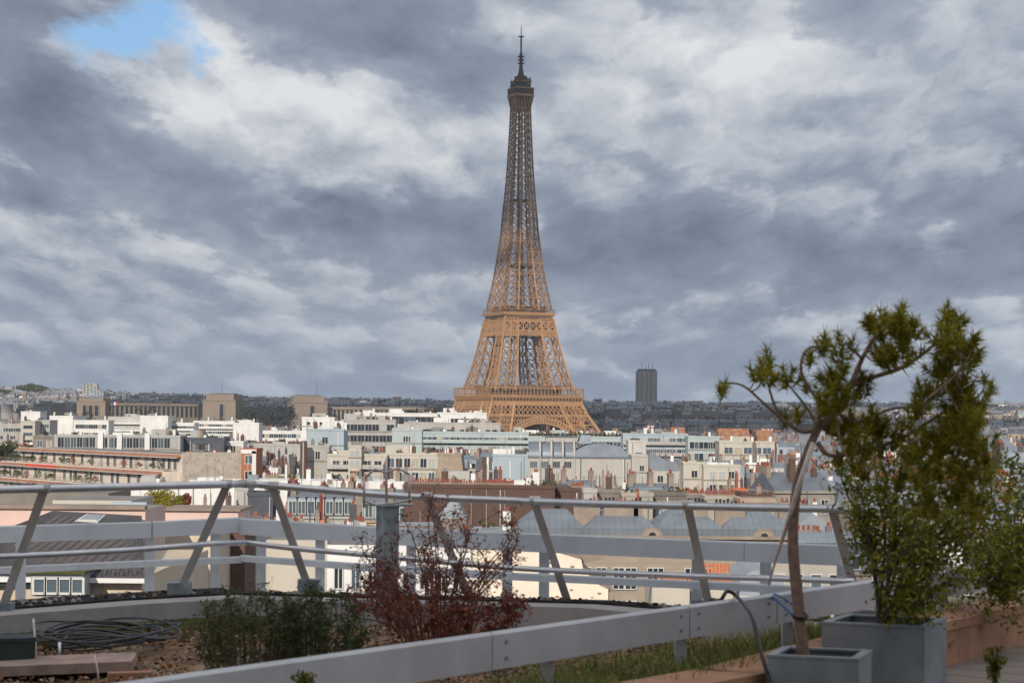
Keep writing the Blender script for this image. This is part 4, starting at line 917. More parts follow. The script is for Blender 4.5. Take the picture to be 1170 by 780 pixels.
# ------------------------------------------------------------------ palace on the hill, skyscraper, arch
def palace():
    def pavil(name, label, px0, px1, ytop, Y, rot, low):
        A, B = P(px0, ytop, Y), P(px1, ytop, Y); cx = (A.x + B.x) / 2; w_ = (B.x - A.x) / (cos(rot) + .35); zt = (A.z + B.z) / 2; zb = hill(cx, Y) - 4
        o = tag(empty(name, (cx, Y, 0), rot), label, 'palace', 'wings and pavilions of the hilltop palace'); d = w_ * .75
        m = MB(); m.box(-w_ / 2, w_ / 2, 0, d, zb, zt - 7.5, 'palace_stone'); m.box(-w_ / 2 - .6, w_ / 2 + .6, -.6, d + .6, zt - 7.5, zt - 6.3, 'palace_stone'); m.box(-w_ / 2 + 3, w_ / 2 - 3, 2, d - 2, zt - 6.3, zt - 3.4 if low else zt, 'palace_stone'); m.build('wall', o)
        if not low:
            m = MB(); m.box(-w_ / 2 + 7, w_ / 2 - 7, 3, d - 4, zt, zt + .8, 'roof_dark'); m.build('roof', o)
        m = MB(); n = 3 if low else 1
        for k in range(n):
            x = (k - (n - 1) / 2) * 6.5 + (0 if low else w_ * .08); m.box(x - 2, x + 2, -.2, 0, zb, zt - 11 if not low else zt - 11, 'glass_dark')
            for s_ in (-1, 1): m.box(x + s_ * 2.4 - .45, x + s_ * 2.4 + .45, -.9, 0, zb, zt - 10.4, 'palace_stone')
        m.build('portal', o)
        return o
    pavil('palace_pavilion', 'brown stone palace pavilion with flat attic, nearer the white terraced blocks', 224, 277, 450, 2230, radians(-14), False)
    pavil('palace_pavilion', 'brown stone palace pavilion with flat attic, close behind the grey loggia building', 326, 381, 452, 2230, radians(14), False)
    pavil('palace_pavilion', 'low end pavilion with three tall dark openings and a tricolour beside it', 81, 127, 451, 2180, radians(-10), True)
    for (x0, x1, yl, yr, Ya, Yb, lb) in [(126, 226, 460, 462, 2190, 2250, 'long colonnaded palace wing between the low end pavilion and the flat attic pavilion'), (380, 520, 464.5, 467, 2250, 2180, 'long colonnaded palace wing reaching behind the tower base')]:
        a, b = P(x0, yl, Ya), P(x1, yr, Yb); d_ = Vector((b.x - a.x, b.y - a.y)); L = d_.length
        o = tag(empty('palace_wing', (a.x, a.y, 0), atan2(d_.y, d_.x)), lb, 'palace', 'wings and pavilions of the hilltop palace'); zt = a.z; zb = 22
        m = MB(); m.box(0, L, 0, 14, zb, zt, 'palace_stone', top='roof_dark'); m.box(-.5, L + .5, -1.2, 0, zt - 2.8, zt, 'palace_stone'); m.box(-.5, L + .5, -1.2, 0, zb, zt - 14.5, 'palace_stone'); m.build('wall', o)
        n = int(L / 5.2)
        for k in range(n):
            x = L * (k + .5) / n; m = MB(); m.box(x - 1.25, x + 1.25, -.25, -.02, zt - 14.3, zt - 3.4, 'glass_dark'); m.build('tall_window', o)
    for (px, py, Y, lb) in [(254, 433, 2235, 'thin flagpole on the attic pavilion nearer the white terraces'), (362, 434, 2235, 'thin flagpole on the attic pavilion behind the loggia building')]:
        a = P(px, py, Y + 12); o = MB().tube([(0, 0, P(px, 452, Y + 12).z - 3), (0, 0, a.z)], [.3, .12], 'roof_dark', 6).build('flagpole'); o.location = (a.x, Y + 12, 0); tag(o, lb, 'flagpole')
    a = P(128, 461, 2140); o = tag(empty('tricolour_flag', (a.x, 2140, 0)), 'small blue, white and red flag beside the low end pavilion', 'flag')
    MB().tube([(0, 0, 20), (0, 0, a.z + 2)], .25, 'antenna_grey', 6).build('pole', o); m = MB()
    for k, c_ in enumerate(('flag_blue', 'flag_white', 'flag_red')): m.box(.3 + k * 1.6, 1.9 + k * 1.6, -.05 + .2 * k, .05 + .2 * k, a.z - 1.5, a.z + 1.5, c_)
    m.build('cloth', o)
palace()
def skyscraper():
    Y = 4300; a, b = P(727, 423.5, Y), P(751, 423.5, Y); w_ = b.x - a.x; zt = a.z; cx = (a.x + b.x) / 2
    o = tag(empty('skyscraper', (cx, Y, 0)), 'slim dark tower block with vertical bands standing alone on the skyline', 'skyscraper')
    m = MB(); m.box(-w_ / 2, w_ / 2, 0, 22, 20, zt, 'tower_slab_dark', taper=(0, 0, 0, 0)); m.build('wall', o)
    for k in range(9):
        m = MB(); x = -w_ / 2 + w_ * (k + .5) / 9; m.box(x - 1.5, x + 1.5, -1.0, -.02, 22, zt - 1, 'wall4' if k % 2 else 'roof_grey'); m.build('vertical_band', o)
    m = MB(); m.box(-w_ / 2 + 3, w_ / 2 - 3, 3, 19, zt, zt + 4, 'roof_dark')
    for x in (-10, -2, 4, 12): m.bar((x, 8, zt + 3), (x, 8, zt + R.uniform(9, 18)), .8, 'roof_dark')
    m.build('rooftop_antenna', o)
    Y = 3300
    for (x0, x1, yt, wm, lb) in [(94, 111, 438.5, 'wall2', 'pale square tower block on the wooded hilltop'), (103, 118, 446, 'bluegrey_wall', 'blue-grey slab adjoining the pale square tower block')]:
        hero('hilltop_block', lb, x0, x1, yt, Y, 14, wm, base=60, vis=None, wins=(4, 5, 3.6, 3, .8), parapet=False, key=(2.4, 2.0, 'glass_dark', wm, 0, False)); Y -= 40
    Y = 3600; a, b = P(1119, 462, Y), P(1148, 462, Y); w_ = b.x - a.x; cx = (a.x + b.x) / 2; zt = a.z
    o = tag(empty('triumphal_arch', (cx, Y, 0)), 'pale sunlit attic of a great stone arch above the far roofs', 'arch')
    m = MB(); m.box(-w_ / 2, w_ / 2, 0, 22, zt - 7, zt, 'arc_stone'); m.box(-w_ / 2 + 3, w_ / 2 - 12, 4, 18, zt, zt + 2.5, 'arc_stone'); m.box(-w_ / 2 - 1.5, w_ / 2 + 1.5, -1.5, 23.5, zt - 9, zt - 7, 'arc_stone'); m.build('attic', o)
    for s_ in (-1, 1):
        m = MB(); m.box(s_ * w_ / 2 - (w_ * .33 if s_ > 0 else 0), s_ * w_ / 2 + (w_ * .33 if s_ < 0 else 0), 0, 22, 30, zt - 9, 'arc_stone'); m.build('pier', o)
    m = MB(); N = 10; r_ = w_ * .17; poly = [(-r_, zt - 9), (-r_, zt - 22)] + [(-r_ * cos(pi * k / N), zt - 22 + r_ * sin(pi * k / N) ) for k in range(1, N)] + [(r_, zt - 22), (r_, zt - 9)]
    m.prism(poly, 0, 22, 'arc_stone'); m.build('vault', o)
skyscraper()

# ------------------------------------------------------------------ city filler
WALLS = ['wall%d' % i for i in range(7)] + ['white_wall', 'wall2', 'wall5', 'wall1']
def filler_parts(rr, w_, d, h, wm, rm, kind, near):
    wall, roof, ch = MB(), MB(), MB(); wins_ = []
    wall.box(-w_ / 2, w_ / 2, -d / 2, d / 2, -6, h, wm, top='roof_grey')
    nf = max(2, int(w_ / 2.6)); nd = max(2, int(d / 3)); rows = 3 if near else 2
    for r in range(rows):
        z = h - 2.7 - 3.1 * r
        for k in range(nf): wins_.append((-w_ / 2 + w_ * (k + .5) / nf, -d / 2, z, 0))
        if kind != 'haus' or not near:
            for k in range(nd):
                wins_.append((w_ / 2, -d / 2 + d * (k + .5) / nd, z, pi / 2)); wins_.append((-w_ / 2, -d / 2 + d * (k + .5) / nd, z, -pi / 2))
    wall.box(-w_ / 2 - .15, w_ / 2 + .15, -d / 2 - .3, d / 2 + .3, h, h + .35, wm)
    if kind == 'haus':
        t = 1.4; hm = rr.uniform(2.2, 3.4); tt = 1.1
        roof.box(-w_ / 2, w_ / 2, -d / 2, d / 2, h + .35, h + .35 + hm, rm, taper=(0, 0, t, t)); roof.box(-w_ / 2, w_ / 2, -d / 2 + t, d / 2 - t, h + .35 + hm, h + .35 + hm + tt, 'zinc' if rm != 'tile_roof' else rm, taper=(0, 0, (d / 2 - t) * .8, (d / 2 - t) * .8))
        for k in range(nf // (1 if near else 2)):
            x = -w_ / 2 + w_ * (k + .5) / (nf // (1 if near else 2)); roof.box(x - .6, x + .6, -d / 2 + .1, -d / 2 + 1.5, h + .5, h + 2.3, 'window_frame' if rr.random() < .3 else 'zinc_light'); roof.box(x - .4, x + .4, -d / 2 + .06, -d / 2 + .1, h + .7, h + 2.0, 'glass_dark')
        top = h + hm + tt
        for sx in (-1, 1) if rr.random() < .7 else (rr.choice((-1, 1)),):
            x = sx * (w_ / 2 - .35); L = rr.uniform(.3, .75) * d; y0 = rr.uniform(-d / 2 + 1, d / 2 - 1 - L); hh = top + rr.uniform(.2, 1.6)
            ch.box(x - .35, x + .35, y0, y0 + L, h + .36, hh, rr.choice(['stack', 'stack', 'wall1', 'brick_red', 'wall5'])); n = int(L / .6); pm = rr.choice(['terracotta', 'terracotta', 'terracotta_orange', 'stack'])
            for k in range(n): yy = y0 + L * (k + .5) / n; ch.box(x - .15, x + .15, yy - .13, yy + .13, hh, hh + rr.uniform(.3, .65), pm)
        if rr.random() < .5:
            x = rr.uniform(-.25, .25) * w_; L = 2.4; hh = top + rr.uniform(.5, 1.5); ch.box(x - L / 2, x + L / 2, -.3, .4, h + 1, hh, 'stack')
            for k in range(4): ch.box(x - 1 + .6 * k, x - .72 + .6 * k, -.1, .18, hh, hh + .55, 'terracotta')
    elif kind == 'flat':
        for k in range(3): x, y_ = rr.uniform(-.4, .4) * w_, rr.uniform(-.4, .4) * d; ch.box(x - .2, x + .2, y_ - .2, y_ + .2, h + .5, h + rr.uniform(1.2, 2.6), rr.choice(['roof_dark', 'stack', 'white_wall']))
        roof.box(-w_ / 2 + .2, w_ / 2 - .2, -d / 2 + .2, d / 2 - .2, h + .35, h + .5, rr.choice(['roof_grey', 'zinc_light', 'white_wall', 'roof_grey']))
        for k in range(rr.randint(1, 3)):
            x, y_, a = rr.uniform(-.35, .35) * w_, rr.uniform(-.3, .3) * d, rr.uniform(.8, 2.5); roof.box(x - a, x + a, y_ - 1.2, y_ + 1.2, h + .5, h + rr.uniform(1.3, 3.2), rr.choice(['white_wall', 'grey_wall', wm]))
        if rr.random() < .5: x, y_ = rr.uniform(-.3, .3) * w_, rr.uniform(-.3, .3) * d; ch.box(x - .3, x + .3, y_ - .3, y_ + .3, h + .5, h + rr.uniform(2, 4), rr.choice(['white_wall', 'brick_red', 'stack']))
    else:                                    # gabled zinc or tile shed roof
        hm = rr.uniform(2, 4); roof.prism([(-d / 2, h + .35), (d / 2, h + .35), (0, h + .35 + hm)], -w_ / 2, w_ / 2, rm, 'yz')
        x = rr.choice((-1, 1)) * (w_ / 2 - .4); ch.box(x - .35, x + .35, -1.6, 1.6, h, h + hm + 1.2, 'stack')
        for k in range(5): ch.box(x - .14, x + .14, -1.4 + .6 * k, -1.1 + .6 * k, h + hm + 1.2, h + hm + 1.75, 'terracotta')
    for k in range(4):
        x, y_ = rr.uniform(-.42, .42) * w_, rr.uniform(-.3, .3) * d; hh = h + rr.uniform(3.0, 5.4); a = rr.uniform(.2, .6); ch.box(x - a, x + a, y_ - .25, y_ + .25, h, hh, rr.choice(['stack', 'brick_red', 'wall6', 'roof_dark', 'white_wall', 'terracotta'])); ch.box(x - a * .5, x + a * .5, y_ - .12, y_ + .12, hh, hh + .5, 'terracotta')
    for k in range(2): x = rr.uniform(-.45, .45) * w_; ch.box(x - .04, x + .04, 0, .08, h + 2, h + rr.uniform(5, 7.5), 'roof_dark')
    return wall, roof, ch, wins_
rr = random.Random(21)
CAND = []
def ok_spot(X, Y, w_, d):
    for (cx, cy, r) in FOOT:
        if (X - cx) ** 2 + (Y - cy) ** 2 < (r + w_ * .35) ** 2: return False
    return True
Y = 235.0
while Y < 4600:
    step = 14 if Y < 700 else (24 if Y < 1500 else (32 if Y < 3000 else 60))
    if 1400 < Y < 1790: Y += step; continue
    X = -Y * .262 - 20
    ang = radians(12 * sin(Y / 130.0) + rr.uniform(-6, 6))
    while X < Y * .262 + 20:
        w_ = rr.uniform(6.5, 14) * (1 if Y < 1500 else 1.4); d = rr.uniform(8, 12)
        cx = X + w_ / 2; cy = Y + rr.uniform(-3, 3) + (X * .12 * sin(Y / 90)); X += w_ + (rr.uniform(5, 12) if rr.random() < .18 else .2)
        if cy < 225: continue
        h = rr.gauss(20.6, 2.9) if Y < 1500 else rr.gauss(19.5, 2.6)
        if Y < 1500 and rr.random() < .08: h += rr.uniform(2, 5)
        kind = rr.choices(['haus', 'flat', 'gable'], (6, 1.6, 2.6) if Y < 1500 else (7, 2.5, .8))[0]
        wm = rr.choice(WALLS); rm = rr.choices(['zinc', 'zinc_dark', 'slate', 'tile_roof', 'zinc_light'], (5, 3, 3, .2, 1.5))[0]
        if cy < 340: wm = rr.choice(['wall1', 'wall3', 'wall6', 'wall4', 'wall0', 'wall3'])
        z0 = hill(cx, cy); rmax = {'haus': 5.2, 'flat': 2.2, 'gable': 5.0}[kind]
        if not ok_spot(cx, cy, w_, d): continue
        if abs(cx - 4) < 120 and 1400 < cy < 1700: continue
        good = True
        for (p0, p1, vis, HYv) in HEROES:
            if cy < HYv - 3:
                pa, py_ = proj((cx - w_ / 2, cy, z0 + h + rmax)); pb, _ = proj((cx + w_ / 2, cy, z0 + h + rmax))
                if pb > p0 and pa < p1 and py_ < vis:
                    need = (vis - py_) * cy / F; h -= need
        if 2050 < cy < 2330 and -420 < cx < -40: continue
        if h < 7: continue
        pxm, _ = proj((cx, cy, 20))
        if pxm < -60 or pxm > 1230: continue
        CAND.append((cx, cy, w_, d, h, kind, wm, rm, z0, ang + (rr.choice((0, 0, pi / 2)) if kind != 'haus' else 0), rr.randint(0, 10 ** 6)))
    Y += step
print('city candidates', len(CAND))
# rank by how large they show: near first
vis_h = lambda c: (c[2] * F / c[1]) * min(c[4], 9) * F / c[1]
CAND.sort(key=lambda c: -vis_h(c))
TONE = {'wall0': 'beige', 'wall1': 'tan', 'wall2': 'pale grey', 'wall3': 'brownish', 'wall4': 'ochre', 'wall5': 'off-white', 'wall6': 'dark stone', 'white_wall': 'white'}
RT = {'zinc': 'grey zinc', 'zinc_dark': 'dark zinc', 'slate': 'slate', 'tile_roof': 'red tiled', 'zinc_light': 'pale zinc'}
KT = {'haus': 'mansard roofed', 'flat': 'flat roofed', 'gable': 'gabled'}
mass = MB(); seen_lab = {}
NIND = 285
for i, (cx, cy, w_, d, h, kind, wm, rm, z0, ang, sd_) in enumerate(CAND):
    r2 = random.Random(sd_); ind = i < NIND; near = ind and cy < 620
    wall, roof, ch, wins_ = filler_parts(r2, w_, d, h, wm, rm, kind, near)
    if not near:
        for (x, y_, z, a) in wins_:
            M = Matrix.Translation((x, y_, z)) @ Matrix.Rotation(a, 4, 'Z'); b = MB(); b.quad([(-.5, -.06, 0), (.5, -.06, 0), (.5, -.06, 1.7), (-.5, -.06, 1.7)], 'glass_dark'); wall.add(b, M)
    if ind:
        px, py = proj((cx, cy, z0 + h)); o = empty('city_building', (cx, cy, z0), ang)
        zone = 'near the slate mansards' if px < 480 and py > 560 else ('behind the terraced building' if px < 300 else ('left of the church' if px < 600 else ('below the church' if px < 730 and py > 545 else ('under the skyscraper' if px < 800 else ('behind the pine trunk' if px < 930 else 'behind the pine crown'))))) if cy < 1700 else ('near the palace' if px < 520 else 'on the far slope')
        lab = f"{TONE[wm]} {KT[kind]} city building" + ('' if kind == 'flat' else f" with {RT[rm]} roof") + ' ' + zone
        n_ = seen_lab.get(lab, 0); seen_lab[lab] = n_ + 1
        if n_: 
            alt = ['wider', 'narrower', 'taller', 'lower', 'shallower', 'plainer', 'busier', 'duller', 'brighter'][(n_ - 1) % 9] if False else None
        tag(o, lab, 'building', 'close-packed city buildings ' + zone)
        wall.build('wall', o); ro = roof.build('roof', o)
        if ch.f: ch.build('chimney', ro)
        if near: put_windows(o, [(x, y_ - .03 if a == 0 else y_, z, a) for (x, y_, z, a) in wins_][:60], (1.0, 1.8, 'glass_dark', r2.choice(['window_frame', 'shutter']), 1, False))
    else:
        M = Matrix.Translation((cx, cy, z0)) @ Matrix.Rotation(ang, 4, 'Z')
        for q in (wall, roof, ch): mass.add(q, M)
tag(mass.build('distant_city'), 'far mass of small pale buildings with blue-grey roofs up to the skyline', 'city', kind='stuff')
# trees on the hill and between the roofs
rr = random.Random(5); m = MB()
for k in range(420):
    Yt = rr.uniform(1800, 4300); pxt = rr.uniform(-30, 1200)
    if rr.random() < .4: pxt = rr.uniform(280, 330) if rr.random() < .6 else rr.uniform(560, 690); Yt = rr.uniform(1720, 2300)
    X = (pxt - 585) * Yt / F; z0 = hill(X, Yt); r_ = rr.uniform(5, 10); leafball((X, Yt, z0 + rr.uniform(9, 20)), (r_ * 1.3, r_, r_ * .7), 45, 2.0, rr, 'far_leaf', mb=m)
tag(m.build('distant_woodland'), 'dark tree masses scattered over the far hillside and below the arch', 'trees', kind='stuff')
city_tree(38, 443, 3350, 30, 7, 900, 'dark flat-topped tree clump on the hilltop skyline', base=60)
city_tree(5, 447, 3300, 18, 5, 500, 'small dark tree at the very edge of the hilltop skyline', base=60)
city_tree(9, 516, 470, 3.6, 2.6, 900, 'dark green tree crown poking up beside the terraced building')

# ------------------------------------------------------------------ haze and the cloud that shades the far city
hz = MB(); hz.box(-3100, 3100, -400, 6300, -8, 345, 'glass_dark'); ho = hz.build('haze'); ho.data.materials.clear()
hm = bpy.data.materials.new('haze'); hm.use_nodes = True; hm.node_tree.nodes.clear(); hn = NT(hm.node_tree)
pv = hn.node('ShaderNodeVolumePrincipled'); pv.inputs['Color'].default_value = (.72, .82, .96, 1); pv.inputs['Density'].default_value = .00007; pv.inputs['Anisotropy'].default_value = .2
oo = hn.node('ShaderNodeOutputMaterial'); hn.l.new(pv.outputs[0], oo.inputs['Volume']); ho.data.materials.append(hm); tag(ho, kind='stuff')
cm = mat('cloud_body', (.8, .8, .82), 1.0, var=.05)
import bmesh
def shade_cloud():
    rr = random.Random(12); bmc = bmesh.new(); zc = 800
    def puff(X, Y, rx, ry, rz):            # X, Y is where its shadow falls on the ground
        zz = zc + rr.uniform(0, 40); k = zz / tan(SEL); c = Vector((X - sin(SAZ) * k, Y - cos(SAZ) * k, zz))
        q = bmesh.ops.create_icosphere(bmc, subdivisions=3, radius=1)['verts']
        for v in q:
            n_ = 1 + .35 * mnoise.fractal(v.co * 1.6 + c * .013, 1, 2, 4); v.co = Vector((c.x + v.co.x * rx * n_, c.y + v.co.y * ry * n_, c.z + v.co.z * rz * n_ * (1 if v.co.z > 0 else .4)))
    # upper part of the tower: shadow of a point at height z falls z/tan(el) further on
    edge = 1540 + cos(SAZ) * 192 / tan(SEL); ex = 4 + sin(SAZ) * 192 / tan(SEL)
    for k in range(9): puff(ex - 160 + 44 * k + 30, edge + 95 + rr.uniform(0, 12), 85, 85, 30)
    for k in range(9): puff(ex - 160 + 46 * k + 30, edge + 215 + rr.uniform(0, 12), 90, 90, 30)
    for k in range(110): puff(ex - 150 + rr.uniform(0, 420), edge - rr.uniform(-5, 95), rr.uniform(4, 13), rr.uniform(4, 11), 5)
    for Yc in range(2150, 4600, 260):
        x0, x1 = Yc * ((-300 if Yc > 2550 else 120) / F), Yc * (500 / F)
        X = x0
        while X < x1:
            if rr.random() < .74: puff(X, Yc + rr.uniform(-60, 60), rr.uniform(140, 220), rr.uniform(120, 190), 60)
            X += 190
    me = bpy.data.meshes.new('cloud'); bmc.to_mesh(me); bmc.free()
    for p_ in me.polygons: p_.use_smooth = True
    me.materials.append(cm); o = bpy.data.objects.new('cloud', me); C.objects.link(o); tag(o, kind='structure')
shade_cloud()
# ------------------------------------------------------------------ the roof terrace in the foreground
TF = H - 1.6                                     # terrace floor
def bed_z(x, y):                                 # planted bed rises from the far kerb to the coping
    t = (y - 10.0 - 1.35 * x) / 6.0
    return H - 1.42 - .44 * sm(t)
def terrace():
    m = MB(); m.prism([(-14, -20), (16, -20), (16, 22), (4.5, 18.6), (0.2, 20.6), (-3.3, 23.8), (-9, 21.4), (-14, 20.5)], 0, H - 2.05, 'render_wall', 'xy'); o = m.build('terrace_building')
    tag(o, 'rendered building carrying the planted roof terrace', 'building')
    # bed surface
    g = MB(); n = 90
    xs_ = [-7 + 14 * i / n for i in range(n + 1)]; ys_ = [7 + 15.5 * j / n for j in range(n + 1)]
    for yy in ys_:
        for xx in xs_:
            q = Vector((xx * 1.7, yy * 1.7, 0)); g.v.append((xx, yy, bed_z(xx, yy) + .05 * mnoise.noise(q) + .015 * mnoise.noise(q * 6)))
    for j in range(n):
        for i in range(n):
            cxx, cyy = xs_[i] + .07, ys_[j] + .07
            g.f.append((j * (n + 1) + i, j * (n + 1) + i + 1, (j + 1) * (n + 1) + i + 1, (j + 1) * (n + 1) + i)); g.m.append('gravel' if mnoise.noise(Vector((cxx * .9, cyy * .9, 3))) < .25 else 'soil')
    # keep only what lies behind the coping and inside the kerbs
    keep = [k for k, f in enumerate(g.f) if inside(g.v[f[0]][0] + .08, g.v[f[0]][1] + .08)]
    g.f = [g.f[k] for k in keep]; g.m = [g.m[k] for k in keep]
    tag(g.build('gravel_bed'), kind='structure')
COP = [(-.2, 8.9), (1.29, 10.9), (2.9, 13.9), (3.72, 15.25), (6.2, 19.0)]      # front edge of the coping
def cop_y(x):
    for (a, ya), (b, yb) in zip(COP, COP[1:]):
        if x <= b: return ya + (yb - ya) * (x - a) / (b - a)
    return COP[-1][1]
KERB = [(-6.2, 15.6), (-4.35, 17.2), (-3.2, 18.6), (-2.5, 19.2), (-1.0, 18.9), (.6, 18.6), (1.75, 17.6), (3.3, 16.4)]   # inner edge of the outer kerb
def kerb_y(x):
    for (a, ya), (b, yb) in zip(KERB, KERB[1:]):
        if x <= b: return ya + (yb - ya) * (x - a) / (b - a)
    return KERB[-1][1]
def inside(x, y): return y > cop_y(x) + .1 and y < kerb_y(x) + .25 if x > -6 else False
terrace()
# tiled floor
m = MB(); m.prism([(-2, 3), (9, 3), (9, 23), (6.2, 19.1)] + [(a, b + .12) for a, b in COP[::-1][1:]], H - 1.66, TF, 'deck_tile', 'xy'); tag(m.build('terrace_floor'), kind='structure')
# coping wall
cw = tag(empty('coping_wall', (0, 0, 0)), 'low terracotta coloured wall edging the planted bed', 'wall')
for a, b in zip(COP, COP[1:]):
    A, B = Vector((*a, 0)), Vector((*b, 0)); d = (B - A).normalized(); nn = Vector((-d.y, d.x, 0))
    m = MB(); q = [A, B, B + nn * .32, A + nn * .32]; m.prism([(p_.x, p_.y) for p_ in q], TF - .3, H - 1.36, 'coping', 'xy'); m.build('body', cw)
    q = [A - nn * .02, B - nn * .02, B + nn * .35, A + nn * .35]; m = MB(); m.prism([(p_.x, p_.y) for p_ in q], H - 1.36, H - 1.30, 'coping', 'xy'); m.build('cap', cw)
# outer kerb with tarred strip on top
kb = tag(empty('outer_kerb'), 'weathered grey concrete kerb with a black tarred strip along the roof edge', 'kerb')
KV = [Vector((*k_, 0)) for k_ in KERB]; KD = [(q_ - p_).normalized() for p_, q_ in zip(KV, KV[1:])]; KM = []
for i in range(len(KV)):
    d0 = KD[max(i - 1, 0)]; d1 = KD[min(i, len(KD) - 1)]; n0 = Vector((-d0.y, d0.x, 0)); n1 = Vector((-d1.y, d1.x, 0)); mm_ = (n0 + n1).normalized(); KM.append(mm_ / max(.5, mm_.dot(n0)))
for i, (a, b) in enumerate(zip(KERB, KERB[1:])):
    A, B = Vector((*a, 0)), Vector((*b, 0)); d = (B - A).normalized(); nn = Vector((-d.y, d.x, 0))
    ztop = H - 1.65; na, nb = KM[i], KM[i + 1]; wo_ = .95 if a[0] < -2.6 else .62
    q = [A, B, B + nb * .38, A + na * .38]; m = MB(); m.prism([(p_.x, p_.y) for p_ in q], H - 2.1, ztop, 'concrete', 'xy'); m.build('concrete_upstand', kb)
    q = [A + na * .38, B + nb * .38, B + nb * wo_, A + na * wo_]; m = MB(); m.prism([(p_.x, p_.y) for p_ in q], H - 2.1, ztop + .02, 'bitumen', 'xy')
    rrk = random.Random(i); L = (B - A).length
    for k in range(int(L * 60)):
        p_ = A + d * rrk.uniform(0, L) + nn * rrk.uniform(.42, wo_ - .05); s_ = rrk.uniform(.008, .024); mt = rrk.choice(['bitumen', 'gravel', 'bitumen', 'concrete']); m.box(p_.x - s_, p_.x + s_, p_.y - s_, p_.y + s_, ztop + .015, ztop + .02 + s_, mt, taper=(s_ * .5,) * 4)
    if a[0] < -2.6 or True: m.build('tarred_strip', kb)

def path(pts): return [P(*q) for q in pts]
# tubular handrail with leaning posts
hr = tag(empty('tubular_railing'), 'grey steel tube handrail on leaning flat posts along the roof edge', 'railing')
def smooth(pts, n=8):
    out = []
    for i in range(len(pts) - 1):
        p0, p1, p2, p3 = pts[max(i - 1, 0)], pts[i], pts[i + 1], pts[min(i + 2, len(pts) - 1)]
        for k in range(n):
            t = k / n; out.append(.5 * ((2 * p1) + (p2 - p0) * t + (2 * p0 - 5 * p1 + 4 * p2 - p3) * t * t + (-p0 + 3 * p1 - 3 * p2 + p3) * t ** 3))
    return out + [pts[-1]]
left_top = path([(-60, 560.5, 16.7), (0, 559, 17.1), (50, 558, 17.5), (160, 555.5, 18.3), (260, 553, 19.1), (278, 552.5, 19.3)])
right_top = path([(290, 552.8, 19.5), (311, 554.6, 19.5), (444, 565.5, 19.4), (500, 568.5, 19.3), (580, 571.5, 19.2), (610, 572.7, 19.1), (700, 575.4, 18.5), (785, 577.7, 18.0), (900, 580.2, 17.3), (1005, 581.5, 16.6), (1090, 583, 15.9)])
MB().tube(left_top, .034, 'steel_tube', 14).build('handrail', hr, True); MB().tube(smooth(right_top, 4), .034, 'steel_tube', 14).build('handrail', hr, True)
j = MB(); j.tube([left_top[-1], right_top[0]], .038, 'steel_bar', 14); j.build('corner_sleeve', hr, True)
left_mid = path([(-60, 641, 16.9), (0, 635.5, 17.3), (60, 633, 17.7), (150, 628, 18.4), (245, 620.5, 19.1), (282, 619.5, 19.5)])
right_mid = path([(282, 619.5, 19.5), (335, 626, 19.6), (430, 634.5, 19.5), (560, 646.5, 19.4), (630, 651, 19.2), (710, 654.5, 18.5), (800, 658, 18.1), (900, 661, 17.4), (975, 664, 16.9)])
MB().tube(left_mid, .026, 'steel_tube', 12).build('middle_rail', hr, True); MB().tube(smooth(right_mid, 4), .026, 'steel_tube', 12).build('middle_rail', hr, True)
for (tx, ty, tY, fx, fy) in [(50, 560, 17.5, 1, 700), (259, 555, 19.1, 205, 676), (312, 557, 19.5, 353, 672), (488, 569, 19.3, 541, 692), (611, 574, 19.1, 653, 700), (786, 579, 18.0, 813, 706), (951, 582, 17.0, 986, 708)]:
    a = P(tx, ty, tY); b = P(fx, fy, tY + .35); m = MB(); m.bar(a, b, .072, 'steel_bar', .028, up=(0, 1, .2)); po = m.build('leaning_post', hr)
    m = MB(); m.box(b.x - .10, b.x + .10, b.y - .09, b.y + .09, b.z - .20, b.z - .01 + .10, 'galv'); m.box(b.x - .13, b.x + .13, b.y - .12, b.y + .12, b.z - .26, b.z - .20, 'galv'); m.build('foot_bracket', hr)
    m = MB(); m.tube([a + Vector((-.05, 0, .02)), a + Vector((.05, 0, .02))], .042, 'steel_bar', 10); m.build('rail_clamp', hr)

# flat aluminium guard rails
def beam(a, b, h, th, m_, name, par, topdrop=True):
    m = MB(); a = Vector(a); b = Vector(b); d = (b - a).normalized(); n = Vector((-d.y, d.x, 0)).normalized() * th / 2; hz_ = Vector((0, 0, h))
    q = [a - n, a + n, b + n, b - n]; c_ = .012
    m.v += [tuple(p_ - hz_) for p_ in q] + [tuple(p_ - Vector((0, 0, c_))) for p_ in q] + [tuple(p_ + (n if i_ in (0, 3) else -n).normalized() * c_) for i_, p_ in enumerate(q)]
    m.f += [(3, 2, 1, 0), (8, 9, 10, 11)]; m.m += [m_] * 2
    for r_ in (0, 4):
        for k in range(4): m.f.append((r_ + k, r_ + (k + 1) % 4, r_ + 4 + (k + 1) % 4, r_ + 4 + k)); m.m.append(m_)
    return m.build(name, par)
fr = tag(empty('far_guard_rail'), 'pale aluminium guard rail with one broad and one slim beam beyond the tube railing', 'railing')
tl = path([(-70, 602.5, 21.4), (172, 595.5, 22.7)]); tl2 = path([(173.5, 595.4, 22.7), (272, 590.5, 23.4)]); tr = path([(275.5, 591.5, 23.4), (440, 602, 21.9), (583, 607.8, 20.5), (852, 618.3, 18.9), (962, 622.2, 18.3)])
beam(tl[0], tl[1], .175, .05, 'alu_far', 'top_beam', fr); beam(tl2[0], tl2[1], .17, .05, 'alu_far', 'top_beam', fr)
for a, b in zip(tr, tr[1:]): e = (b - a).normalized() * .004; beam(a + e, b - e, .18, .05, 'alu_far', 'top_beam', fr)
